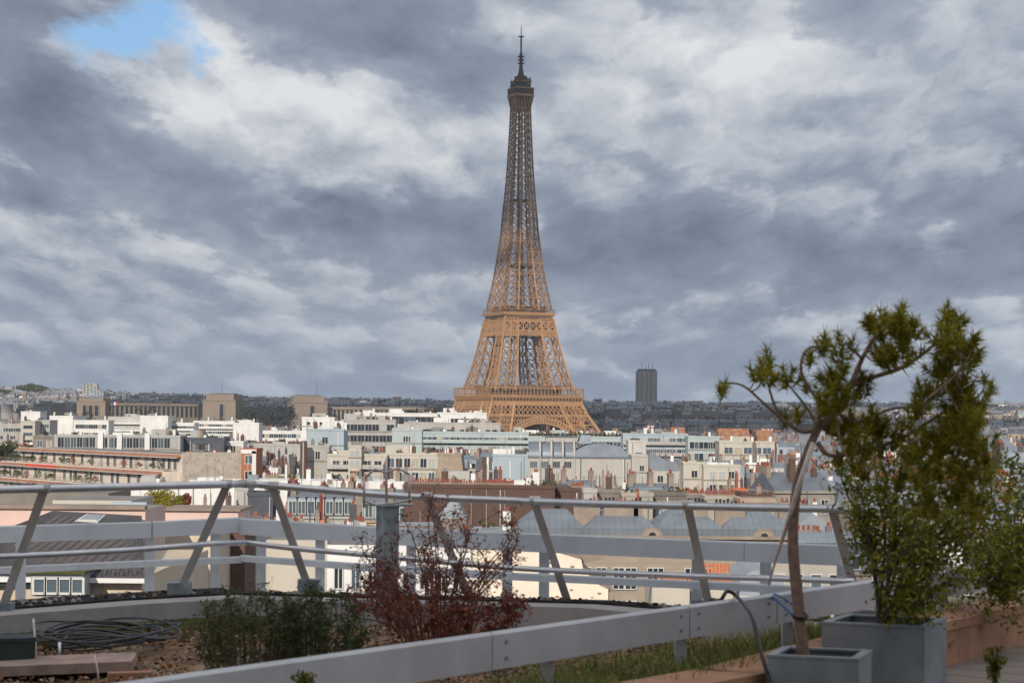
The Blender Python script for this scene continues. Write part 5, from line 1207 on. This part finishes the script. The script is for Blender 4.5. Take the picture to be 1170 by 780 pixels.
bl = path([(-70, 650, 21.4), (165, 639.5, 22.6), (276, 635, 23.4)]); brr = path([(276, 633.5, 23.4), (440, 645, 21.9), (583, 653.5, 20.5), (852, 665.5, 18.9), (965, 672, 18.3)])
for pp in (bl, brr):
    for a, b in zip(pp, pp[1:]): beam(a, b, .075, .04, 'alu_far', 'lower_beam', fr)
for (px, yt, yb, Y) in [(24, 615, 688, 21.8), (171, 612, 668, 22.7), (246, 608, 660, 23.25), (299, 607, 665, 23.3), (366, 612, 672, 22.6), (470, 620, 683, 21.6), (580, 627, 686, 20.6), (622, 628, 690, 20.35), (797, 634, 694, 19.3), (875, 638, 700, 18.9), (963, 642, 705, 18.4)]:
    a = P(px, yt - 6, Y + .045); b = P(px, yb, Y + .045); m = MB(); zb_ = b.z if px > 500 else H - 2.05; m.box(a.x - .05, a.x + .05, a.y - .02, a.y + .02, zb_, a.z, 'alu_far'); m.build('post', fr)
    m = MB(); m.box(a.x - .065, a.x + .065, a.y - .03, a.y + .03, zb_ - .01, zb_ + .07, 'galv'); m.build('post_shoe', fr)
sp_ = path([(500, 684, 20.9), (583, 688, 20.4), (700, 699.5, 19.5), (960, 709, 18.2)])
for a, b in zip(sp_, sp_[1:]): beam(a, b, .05, .22, 'alu_far', 'base_plate', fr)

nr = tag(empty('near_guard_rail'), 'broad grey aluminium guard rail running diagonally beside the planters', 'railing')
def NP(px):                                      # a point on the straight top edge of the rail
    t = (px - 585) / F; x0, y0, dx, dy = -.11, 10.1, 2.33 * 1.48, 3.4 * 1.48
    s_ = (t * y0 - x0) / (dx - t * dy); return Vector((x0 + dx * s_, y0 + dy * s_, H - 1.02))
for a, b in [(-60, 559), (560, 784.3), (785.7, 884), (886, 1060), (1061, 1300)]: beam(NP(a), NP(b), .18, .055, 'alu', 'beam', nr)
for px in (253, 440, 628, 781, 903, 1080, 1149, 1240):
    q = NP(px); m = MB(); m.box(q.x - .032, q.x + .032, q.y + .035, q.y + .095, H - 1.62, q.z - .03, 'alu'); m.build('post', nr)
    m = MB(); m.box(q.x - .06, q.x + .06, q.y + .01, q.y + .12, H - 1.44, H - 1.40, 'galv'); m.build('post_shoe', nr)

for px in (575, 775, 795, 875, 895, 1050, 1071):
    q = NP(px); dv = (NP(px + 10) - q).normalized(); nv = Vector((dv.y, -dv.x, 0)) * .03
    for zz in (.05, .13): MB().tube([q + nv - Vector((0, 0, zz)), q + nv * 1.25 - Vector((0, 0, zz))], .009, 'galv', 8).build('bolt', nr)
# square post with a rod cradle on top
sp = P(443, 578, 18.7); so = tag(empty('square_post', (sp.x, sp.y, H - 1.75), radians(32)), 'sturdy grey square post with a rod cradle on top', 'post')
ht = sp.z - (H - 1.75); MB().box(-.075, .075, -.075, .075, 0, ht, 'galv').build('shaft', so); MB().box(-.10, .10, -.10, .10, ht, ht + .012, 'galv').build('cap_plate', so)
cr = tag(empty('rod_cradle', (sp.x, sp.y, sp.z), 0), None); cr.parent = None
def Q(px, py): v = P(px, py, 18.7); return (v.x - sp.x, 0, v.z - sp.z)
cm_ = MB()
for pts in ([(416, 545), (416, 581)], [(441.5, 525), (441.5, 574)], [(467, 541), (468, 576)], [(414, 572), (430, 578), (455, 575), (471, 571)], [(417, 547), (428, 537), (441, 541), (455, 536), (468, 543)]):
    cm_.tube([Q(*q) for q in pts], .011, 'steel_bar', 8)
cm_.tube([(Q(414, 576)[0], .12, .0), (Q(471, 576)[0], .12, .0)], .014, 'steel_bar', 8)
bpy.data.objects.remove(cr); cro = cm_.build('rod_cradle', so, True); cro.rotation_euler = (0, 0, -radians(32)); cro.location = (0, 0, ht + .01)

# ------------------------------------------------------------------ planters
def planter(name, label, px0, px1, pyt, Y, hgt, rz, sx, sy):
    a = P((px0 + px1) / 2, pyt, Y); o = tag(empty(name, (a.x, Y, a.z - hgt), rz), label, 'planter', 'grey metal planters'); t = .03
    m = MB(); m.box(-sx, sx, -sy, -sy + t, 0, hgt, 'planter_metal'); m.box(-sx, sx, sy - t, sy, 0, hgt, 'planter_metal'); m.box(-sx, -sx + t, -sy + t, sy - t, 0, hgt, 'planter_metal'); m.box(sx - t, sx, -sy + t, sy - t, 0, hgt, 'planter_metal'); m.build('shell', o)
    r_ = .045; m = MB()
    for s_ in (-1, 1): m.box(-sx - .004, sx + .004, min(s_ * (sy + .004), s_ * (sy - r_)), max(s_ * (sy + .004), s_ * (sy - r_)), hgt, hgt + .012, 'planter_metal'); m.box(min(s_ * (sx + .004), s_ * (sx - r_)), max(s_ * (sx + .004), s_ * (sx - r_)), -sy + r_, sy - r_, hgt, hgt + .012, 'planter_metal')
    m.build('rim', o); g = MB(); n = 14
    for j in range(n + 1):
        for i in range(n + 1): g.v.append((-sx + t + (2 * sx - 2 * t) * i / n, -sy + t + (2 * sy - 2 * t) * j / n, hgt - .06 + .02 * mnoise.noise(Vector((i * .6, j * .6, px0)))))
    for j in range(n):
        for i in range(n): g.f.append((j * (n + 1) + i, j * (n + 1) + i + 1, (j + 1) * (n + 1) + i + 1, (j + 1) * (n + 1) + i)); g.m.append('soil')
    g.build('soil', o); return o
planter('planter_box', 'larger square grey planter holding the leafy shrub', 940, 1082, 710, 12.3, .62, radians(-24), .30, .28)
planter('planter_box', 'smaller square grey planter holding the young pine', 876, 998, 747, 10.9, .55, radians(-18), .235, .22)

# ------------------------------------------------------------------ plants
def limb(m, pts, r0, r1, mt, n=7): 
    q = smooth([Vector(p_) for p_ in pts], 5); k = len(q); m.tube(q, [r0 + (r1 - r0) * i / (k - 1) for i in range(k)], mt, n); return q
def needles(m, base, d, rr, n=70, L=.085, spread=.9, wd=.0040):
    d = Vector(d).normalized()
    for _ in range(n):
        t = rr.uniform(-.035, .045); v = Vector((rr.gauss(0, 1), rr.gauss(0, 1), rr.gauss(0, 1))).normalized(); v = (v * spread + d * .75).normalized(); p_ = base + d * t
        s = v.cross(Vector((rr.gauss(0, 1), rr.gauss(0, 1), rr.gauss(0, 1)))).normalized() * wd; e = p_ + v * L * rr.uniform(.7, 1.15); m.quad([p_ - s, p_ + s, e], 'pine_needle'); m.tone.append(rr.random() ** 2 * .9)
def pine():
    rr = random.Random(4); Y = 10.9; base = P(917, 752, Y)
    o = tag(empty('young_pine', base), 'young pine with a bare crooked trunk and tufted crown', 'tree')
    rel = lambda px, py, dy=0: P(px, py, Y + dy) - base
    t = MB(); fork = rel(934, 490)
    trunk = limb(t, [rel(919, 760), rel(912, 690), rel(906, 620), rel(910, 560), rel(922, 518), fork], .034, .020, 'bark', 10); t.build('trunk', o, True)
    b = MB(); nd = MB(); nd.tone = []
    tips = []
    def br(pts, r0, r1):
        q = limb(b, [rel(*p_) for p_ in pts], r0, r1, 'bark', 7); tips.append(q[-1]); return q
    qs = [br([(934, 490), (915, 493), (893, 478), (872, 460), (848, 440), (822, 437)], .012, .004), br([(893, 478), (884, 460, .02), (878, 440, .05), (872, 425, .06)], .009, .004), br([(934, 490), (925, 470, .1), (908, 448, .1), (900, 438, .12)], .009, .004),
        br([(934, 490), (936, 462, -.1), (917, 430, -.1), (917, 408, -.1), (926, 397, -.1), (938, 398, -.08)], .011, .005), br([(934, 490), (955, 470), (972, 440), (985, 410), (1000, 385), (1018, 368)], .022, .006), br([(972, 440), (1000, 430, .15), (1030, 420, .2), (1060, 400, .25), (1085, 375, .3), (1092, 358, .3)], .015, .005),
        br([(955, 470), (980, 482, .1), (1015, 468, .15), (1050, 462, .2), (1098, 440, .2)], .010, .003), br([(934, 505), (948, 520), (985, 515, .1), (1030, 500, .15), (1080, 470, .2), (1120, 450, .2), (1124, 430, .2)], .014, .003), br([(1060, 455, -.2), (1090, 430, -.1), (1105, 410, -.1)], .008, .004),
        br([(985, 410), (970, 395, -.2), (958, 392, -.2)], .008, .004), br([(1030, 500, .15), (1062, 520, .1), (1082, 515, .1), (1098, 530, .1)], .008, .004), br([(972, 440), (950, 425, .1), (945, 440, .1)], .007, .004), br([(955, 470), (960, 505, -.1), (972, 530, -.15)], .009, .004)]
    # tuft clusters: (px, py, radius in px, how many shoots)
    CL = [(822, 440, 15, 3), (872, 425, 20, 6), (900, 427, 16, 5), (862, 428, 8, 2), (880, 408, 10, 2), (926, 405, 10, 2), (940, 390, 12, 4), (960, 395, 17, 6), (1018, 372, 32, 20), (1000, 368, 20, 8), (1040, 375, 22, 9), (1025, 398, 28, 17), (1008, 405, 14, 5),
        (1085, 362, 16, 8), (1080, 380, 18, 8), (1094, 390, 20, 10), (1100, 405, 20, 9), (1078, 412, 20, 10), (1110, 385, 8, 2), (955, 430, 20, 10), (940, 452, 18, 8), (965, 455, 20, 9), (985, 440, 18, 6), (1060, 446, 18, 9), (1095, 440, 22, 14), (1100, 468, 24, 15), (1080, 488, 22, 12), (1045, 470, 18, 7),
        (975, 485, 24, 10), (1000, 480, 20, 8), (1012, 498, 20, 8), (945, 478, 10, 3), (915, 470, 10, 2), (900, 478, 8, 2), (1060, 500, 24, 11), (1095, 500, 26, 14), (1110, 512, 16, 6), (1124, 425, 6, 1), (1130, 443, 7, 2), (1128, 500, 12, 3), (970, 520, 18, 6), (1075, 525, 22, 9), (1100, 535, 20, 8), (1035, 520, 16, 5), (1055, 545, 16, 5), (1125, 520, 10, 3), (990, 540, 12, 3), (922, 438, 8, 1), (1112, 455, 20, 10), (1112, 480, 18, 9), (1118, 540, 16, 6), (1095, 560, 22, 8), (1060, 570, 20, 7), (1020, 545, 20, 7), (985, 505, 18, 6), (1050, 520, 18, 6), (1115, 570, 16, 5), (960, 478, 16, 6)]
    allb = [p_ for q in qs for p_ in q]
    for (px, py, rad, n) in CL:
        c = rel(px, py + 7, rr.uniform(-.15, .25)); rm = rad * .85 * Y / F
        near = min(allb, key=lambda p_: (p_ - c).length)
        limb(b, [near, near.lerp(c, .5) + Vector((0, 0, -.02)), c], .005, .003, 'bark', 5)
        for k in range(max(1, int(n * 1.3))):
            v = Vector((rr.gauss(0, .5), rr.gauss(0, .8), rr.gauss(0, .5))); 
            if v.length > 1: v.normalize()
            p_ = c + v * rm; d = Vector((v.x * .7, v.y * .7, .7 + v.z * .5)); limb(b, [c, p_], .003, .002, 'bark', 4) if k % 2 == 0 else None
            needles(nd, p_, d, rr, 46, .068, 1.0)
    b.build('branches', o, True); nd.build('crown', o)
pine()
def shrub(name, label, base, stems, leafmat, nleaf, lsize, rr, barkmat='bark_grey', rad=.12, cat='shrub', tones=None, r0=.011, side=True):
    o = tag(empty(name, base), label, cat); b = MB(); lf = MB(); lf.tone = []
    for st in stems:
        q = limb(b, [Vector(p_) - base for p_ in st], r0, .003, barkmat, 6); tot_ = len(q)
        for i in range(tot_ // 3, tot_):
            for _ in range(2 if side else 0):
                v = Vector((rr.gauss(0, 1), rr.gauss(0, 1), rr.gauss(.3, 1))).normalized(); e = q[i] + v * rad * rr.uniform(.4, 1.3); b.tube([q[i], e], [.003, .0015], barkmat, 4)
                for _ in range(nleaf):
                    t = rr.uniform(.25, 1.1); c = q[i].lerp(e, t) + Vector((rr.gauss(0, 1), rr.gauss(0, 1), rr.gauss(0, 1))) * rad * .18
                    nrm = Vector((rr.gauss(0, 1), rr.gauss(0, 1), rr.gauss(.4, 1))).normalized(); a = nrm.orthogonal().normalized(); bb = nrm.cross(a); th = rr.uniform(0, pi); a, bb = a * cos(th) + bb * sin(th), bb * cos(th) - a * sin(th); s = lsize * rr.uniform(.6, 1.3)
                    lf.quad([c - a * s, c - bb * s * .42, c + a * s, c + bb * s * .42], leafmat); lf.tone.append(tones(rr) if tones else rr.random() ** 2)
    b.build('stems', o, True); lf.build('foliage', o); return o
rr = random.Random(9); Y = 12.3; bs = P(1008, 712, Y)
st = []
for (tx, ty, dy) in [(975, 560, 0), (1000, 520, .1), (1030, 530, .1), (1060, 560, 0), (1090, 590, -.1), (1050, 600, -.25), (985, 600, .1), (1110, 570, .2), (1075, 530, .3), (1020, 570, .4), (1100, 625, 0), (1125, 600, .1), (1040, 640, -.3), (1090, 660, -.2), (960, 540, .2), (1065, 680, -.25), (1045, 690, -.3), (1115, 545, .2), (1140, 575, .2)]:
    mx, my = 1008 + (tx - 1008) * .35 + rr.uniform(-8, 8), 712 + (ty - 712) * .5; st.append([bs + Vector((rr.uniform(-.03, .03), rr.uniform(-.03, .03), -.06)), P(mx, my, Y + dy * .5), P(1008 + (tx - 1008) * .75, 712 + (ty - 712) * .8, Y + dy), P(tx, ty, Y + dy)])
shrub('leafy_shrub', 'multi-stemmed green shrub with small glossy leaves in the larger planter', bs, st, 'leaf_green', 17, .021, rr, rad=.17, r0=.011)
rr = random.Random(10); bs = P(1148, 690, 14.6); st = []
for (tx, ty, dy) in [(1105, 590, 0), (1130, 545, 0), (1155, 530, .2), (1180, 550, 0), (1120, 620, -.4), (1160, 590, -.3), (1195, 600, 0), (1140, 640, -.5), (1175, 650, -.5), (1110, 650, -.2), (1150, 560, .4), (1200, 560, .3), (1165, 620, -.2), (1185, 580, -.2)]:
    st.append([bs, P(1148 + (tx - 1148) * .4, 690 + (ty - 690) * .5, 14.6 + dy * .5), P(tx, ty, 14.6 + dy)])
shrub('leafy_shrub', 'dense green shrub behind the planter, above the terracotta wall', bs, st, 'leaf_green', 18, .026, rr, rad=.23)
rr = random.Random(11); bs = P(1138, 790, 9.6); st = [[bs, P(1136, 765, 9.55), P(tx, ty, 9.5)] for tx, ty in [(1128, 752), (1140, 742), (1148, 755), (1135, 746)]]
shrub('sprig', 'small leafy sprig rising from the tiled floor corner', bs, st, 'leaf_green', 4, .016, rr, rad=.035, r0=.004, cat='plant')
# russet barberry
rr = random.Random(12); Y = 15.6; bs = P(505, 738, Y); st = []
for k in range(60):
    tx = rr.choice([rr.uniform(395, 470), rr.uniform(460, 600), rr.uniform(480, 590)]); ty = rr.uniform(562, 690) if tx > 465 else rr.uniform(612, 700)
    if tx > 590: ty = max(ty, 585)
    bx0 = 505 + (tx - 505) * .35; dy = rr.uniform(-.5, .5); bb_ = P(bx0, 735, Y + dy * .4); bb_.z = bed_z(bb_.x, bb_.y) ; st.append([bb_, P(bx0 + (tx - bx0) * .3, 735 + (ty - 735) * .45, Y + dy), P(tx + rr.uniform(-4, 4), ty + (735 - ty) * .2, Y + dy), P(tx + rr.uniform(-12, 12), ty, Y + dy)])
bs.z = bed_z(bs.x, bs.y); shrub('russet_shrub', 'tangled russet-leaved shrub with arching thorny stems beside the square post', bs, st, 'leaf_red', 4, .0145, rr, 'bark_red', rad=.10, r0=.0065)
rr = random.Random(15); bs = P(520, 735, Y - .6); bs.z = bed_z(bs.x, bs.y); st = []
for k in range(26):
    tx = rr.uniform(400, 590); ty = rr.uniform(690, 725); b0 = P(tx + rr.uniform(-20, 20), 745, Y - .6); b0.z = bed_z(b0.x, b0.y); st.append([b0, P(tx, ty + 8, Y - .6), P(tx + rr.uniform(-15, 15), ty, Y - .6)])
shrub('russet_undergrowth', 'low dense russet twigs at the foot of the tall russet shrub', bs, st, 'leaf_red', 6, .018, rr, 'bark_red', rad=.09, r0=.005)
# green herb bushes
for (lb, x0, x1, y0, y1, Yb, n, sd_, by) in [('fuller dark green bushy herb next to the russet shrub', 312, 412, 664, 745, 14.6, 64, 13, 762), ('sparser grey-green herb bush beside the cable coil', 228, 335, 666, 750, 14.4, 44, 14, 764)]:
    rr = random.Random(sd_); bs = P((x0 + x1) / 2, by, Yb); bs.z = bed_z(bs.x, bs.y); st = []
    for k in range(n):
        tx = rr.uniform(x0, x1); ty = rr.uniform(y0, y0 + (y1 - y0) * .7) + 34 * abs((tx - (x0 + x1) / 2) / ((x1 - x0) / 2)) ** 3; dy = rr.uniform(-.5, .3); b0 = P((x0 + x1) / 2 + (tx - (x0 + x1) / 2) * .6, by, Yb + dy); b0.z = bed_z(b0.x, b0.y) - .02; st.append([b0, P(tx, (ty + by) / 2, Yb + dy), P(tx + rr.uniform(-8, 8), ty, Yb + dy)])
    shrub('herb_bush', lb, bs, st, 'leaf_dark' if sd_ == 13 else 'leaf_sage', 7, .014, rr, 'bark_grey', rad=.07, r0=.004)
rr = random.Random(16); bs = P(350, 790, 8.6); st = [[bs, P(350 + 3 * k, 780, 8.6), P(345 + 6 * k, 768 + 3 * abs(k), 8.6)] for k in (-2, -1, 0, 1, 2)]
shrub('sprig', 'tiny green sprig peeking over the lower edge before the guard rail', bs, st, 'leaf_green', 3, .011, rr, rad=.02, r0=.002, cat='plant')
# grass and litter (uncountable)
def grass():
    rr = random.Random(31); m = MB(); m.tone = []
    for _ in range(26000):
        x = rr.uniform(-1.2, 3.9); y = cop_y(x) + .35 + abs(rr.gauss(0, 1)) * 1.15
        if not inside(x, y) : continue
        dn = mnoise.noise(Vector((x * 1.3, y * 1.3, 0)))
        if dn < -.15 or (x < 1.0 and rr.random() < (1.0 - x) * .42): continue
        L = rr.uniform(.04, .15) * (1 + dn); a = rr.uniform(0, 2 * pi); l = rr.uniform(.2, 1.3) * L; z = bed_z(x, y); p0 = Vector((x, y, z)); e = p0 + Vector((l * cos(a), l * sin(a), L)); md = p0.lerp(e, .55) + Vector((0, 0, L * .12)); s = Vector((-sin(a), cos(a), 0)) * rr.uniform(.0025, .005)
        m.quad([p0 - s, p0 + s, md + s * .7, md - s * .7], 'grass_blade'); m.quad([md - s * .7, md + s * .7, e], 'grass_blade'); t = rr.random() ** 2; m.tone += [t, t]
    tag(m.build('grass'), 'rough green grass growing along the terracotta wall', 'grass', kind='stuff')
    m = MB()
    for _ in range(16000):
        x = rr.uniform(-4.6, 2.6); y = rr.uniform(11, 18.6)
        if not inside(x, y): continue
        z = bed_z(x, y) + .03 + .05 * mnoise.noise(Vector((x * 1.7, y * 1.7, 0))); s = rr.uniform(.01, .034); nrm = Vector((rr.gauss(0, .5), rr.gauss(0, .5), 1)).normalized(); a = nrm.orthogonal().normalized() * s; b = nrm.cross(a); th = rr.uniform(0, pi); a, b = a * cos(th) + b * sin(th), b * cos(th) - a * sin(th); c = Vector((x, y, z)); h = nrm * s * .5
        mt = rr.choice(['gravel', 'litter', 'litter', 'gravel', 'soil', 'old_wood']); m.quad([c - a, c - b * .7, c + h], mt); m.quad([c - b * .7, c + a, c + h], mt); m.quad([c + a, c + b * .7, c + h], mt); m.quad([c + b * .7, c - a, c + h], mt)
    tag(m.build('leaf_litter'), 'brown leaves and pebbles littering the bed', 'litter', kind='stuff')
    m = MB()
    for _ in range(2600):
        x = rr.uniform(-4.8, -2.2); y = kerb_y(x) - abs(rr.gauss(0, .45)) - .03
        z = bed_z(x, y) + .03; s = rr.uniform(.015, .05); m.box(x - s, x + s, y - s, y + s, z - .02, z + s * .7, 'moss', taper=(s * .6,) * 4)
    tag(m.build('moss'), 'brown-green moss cushions along the concrete kerb', 'moss', kind='stuff')
grass()
# ------------------------------------------------------------------ odds and ends on the bed
rr = random.Random(40)
def onbed(px, py):
    Y = 14.0
    for _ in range(12):
        q = P(px, py, Y); Y = Y * (H - bed_z(q.x, q.y)) / max(.2, H - q.z)
    q = P(px, py, Y); q.z = bed_z(q.x, q.y); return q
c = onbed(122, 743); c.z += .05; CY = c.y; o = tag(empty('cable_coil', c), 'loose flat coil of grey conduit lying on the bed', 'cable'); 
for k in range(9):
    m = MB(); R1 = .30 + .02 * k; pts = []; ph = rr.uniform(0, 6); e_ = rr.uniform(-.05, .05)
    for i in range(41): a = 2 * pi * i / 40; pts.append((R1 * 1.25 * cos(a) + e_, R1 * 1.55 * sin(a) + rr.uniform(-.004, .004), .03 + .012 * k + .035 * sin(a * 2 + ph)))
    m.tube(pts, .009, 'cable_grey', 8); m.build('cable_loop', o, True)
pts = path([(150, 754, CY - .7), (164, 742, CY - .5), (158, 731, CY - .2), (132, 735, CY), (106, 748, CY - .4)]); o = MB().tube(smooth(pts, 8), .006, 'cable_grey', 8).build('loose_cable', None, True); tag(o, 'thin pale cable end springing out of the coil', 'cable')
a = onbed(12, 768); o = tag(empty('green_crate', a, .3), 'dark green plastic crate standing on the bed at the picture edge', 'crate')
m = MB(); m.box(-.20, .15, -.14, .14, 0, .24, 'green_box', taper=(-.015,) * 4); m.build('body', o); m = MB(); m.box(-.22, .17, -.16, .16, .24, .265, 'green_box'); m.build('lid', o)
a = onbed(70, 772); m = MB(); m.box(-.62, .52, -.30, .30, 0, .07, 'old_wood'); o = m.build('weathered_board'); o.location = (a.x, a.y, a.z + .05); o.rotation_euler = (0, radians(-2), .12); tag(o, 'weathered pinkish wooden board lying across the bed', 'board')
a = onbed(150, 780); m = MB(); m.box(-.16, .14, -.06, .06, 0, .07, 'coping'); o = m.build('broken_brick'); o.location = (a.x, a.y, a.z + .01); o.rotation_euler = (0, 0, .3); tag(o, 'broken reddish brick beside the wooden board', 'brick')
for (x0, y0, x1, y1, lb, mt, r_) in [(41, 765, 38, 706, 'thin pale cane stuck upright in front of the coil', 'cane', .008), (66, 757, 68, 733, 'short grey metal peg beside the pale cane', 'steel_tube', .011), (113, 780, 108, 748, 'thin reddish twig standing by the board', 'cane', .006)]:
    g_ = onbed(x0, y0 + 4); a = P(x0, y0 + 4, g_.y); b = P(x1, y1, g_.y); m = MB(); m.tube([a, a.lerp(b, .5) + Vector((.008, 0, 0)), b], r_, mt, 8); o = m.build('cane' if mt == 'cane' else 'metal_peg', None, True); tag(o, lb, 'stick')
# black hose over the near rail, blue strap on the pine, white stake
h0 = NP(832); pts = [P(812, 684, h0.y + .25), NP(826) + Vector((0, .05, .0)), NP(833) + Vector((0, .03, .045)), NP(842) + Vector((0, -.06, .02)), P(858, 702, 11.4), P(866, 730, 11.1), P(874, 760, 10.8), P(886, 800, 10.6)]
o = MB().tube(smooth(pts, 8), .011, 'hose_black', 10).build('black_hose', None, True); tag(o, 'black hose looping over the near guard rail', 'hose')
m = MB(); pts = [NP(884) + Vector((0, -.04, -.02)), P(893, 690, 11.9), P(905, 702, 11.2), P(912, 706, 10.87)]; m.tube(pts, .008, 'strap_blue', 8); pts = [NP(886) + Vector((0, -.04, 0)), P(896, 683, 11.6), P(918, 700, 10.87)]; m.tube(pts, .006, 'strap_blue', 8)
o = tag(m.build('blue_strap', None, True), 'blue strap tying the pine trunk to the guard rail', 'strap')
m = MB(); c = P(914, 703, 10.9); m.tube([(c.x + .038 * cos(a * pi / 8), c.y + .038 * sin(a * pi / 8), c.z + .012 * sin(a * pi / 8)) for a in range(17)], .009, 'hose_black', 6); m.build('trunk_loop', o)
pts = [P(929, 505, 10.75), P(912, 556, 10.78), P(897, 606, 10.95), P(886, 640, 11.15), P(878, 668, 11.5)]; m = MB(); m.tube(pts, [.012, .013, .011, .007, .005], 'cane', 8); o = m.build('white_stake', None, True); tag(o, 'pale peeled stake leaning against the pine trunk', 'stake')

# ------------------------------------------------------------------ unseen block added behind the viewer to keep the terrace in shade
def behind():
    o = tag(empty('added_shade_block', (0, -7, TF)), 'unseen building block added behind the viewer to shade the terrace', 'building')
    MB().box(-34, 26, -8, 0, -20, 15.5, 'render_wall', top='roof_grey').build('wall', o)
    put_windows(o, [(-24 + 4 * k, 8.0 if False else 0.03, 1 + 3 * r, pi) for k in range(12) for r in range(5)], (1.6, 1.7, 'glass_dark', 'window_frame', 1, False))
behind()
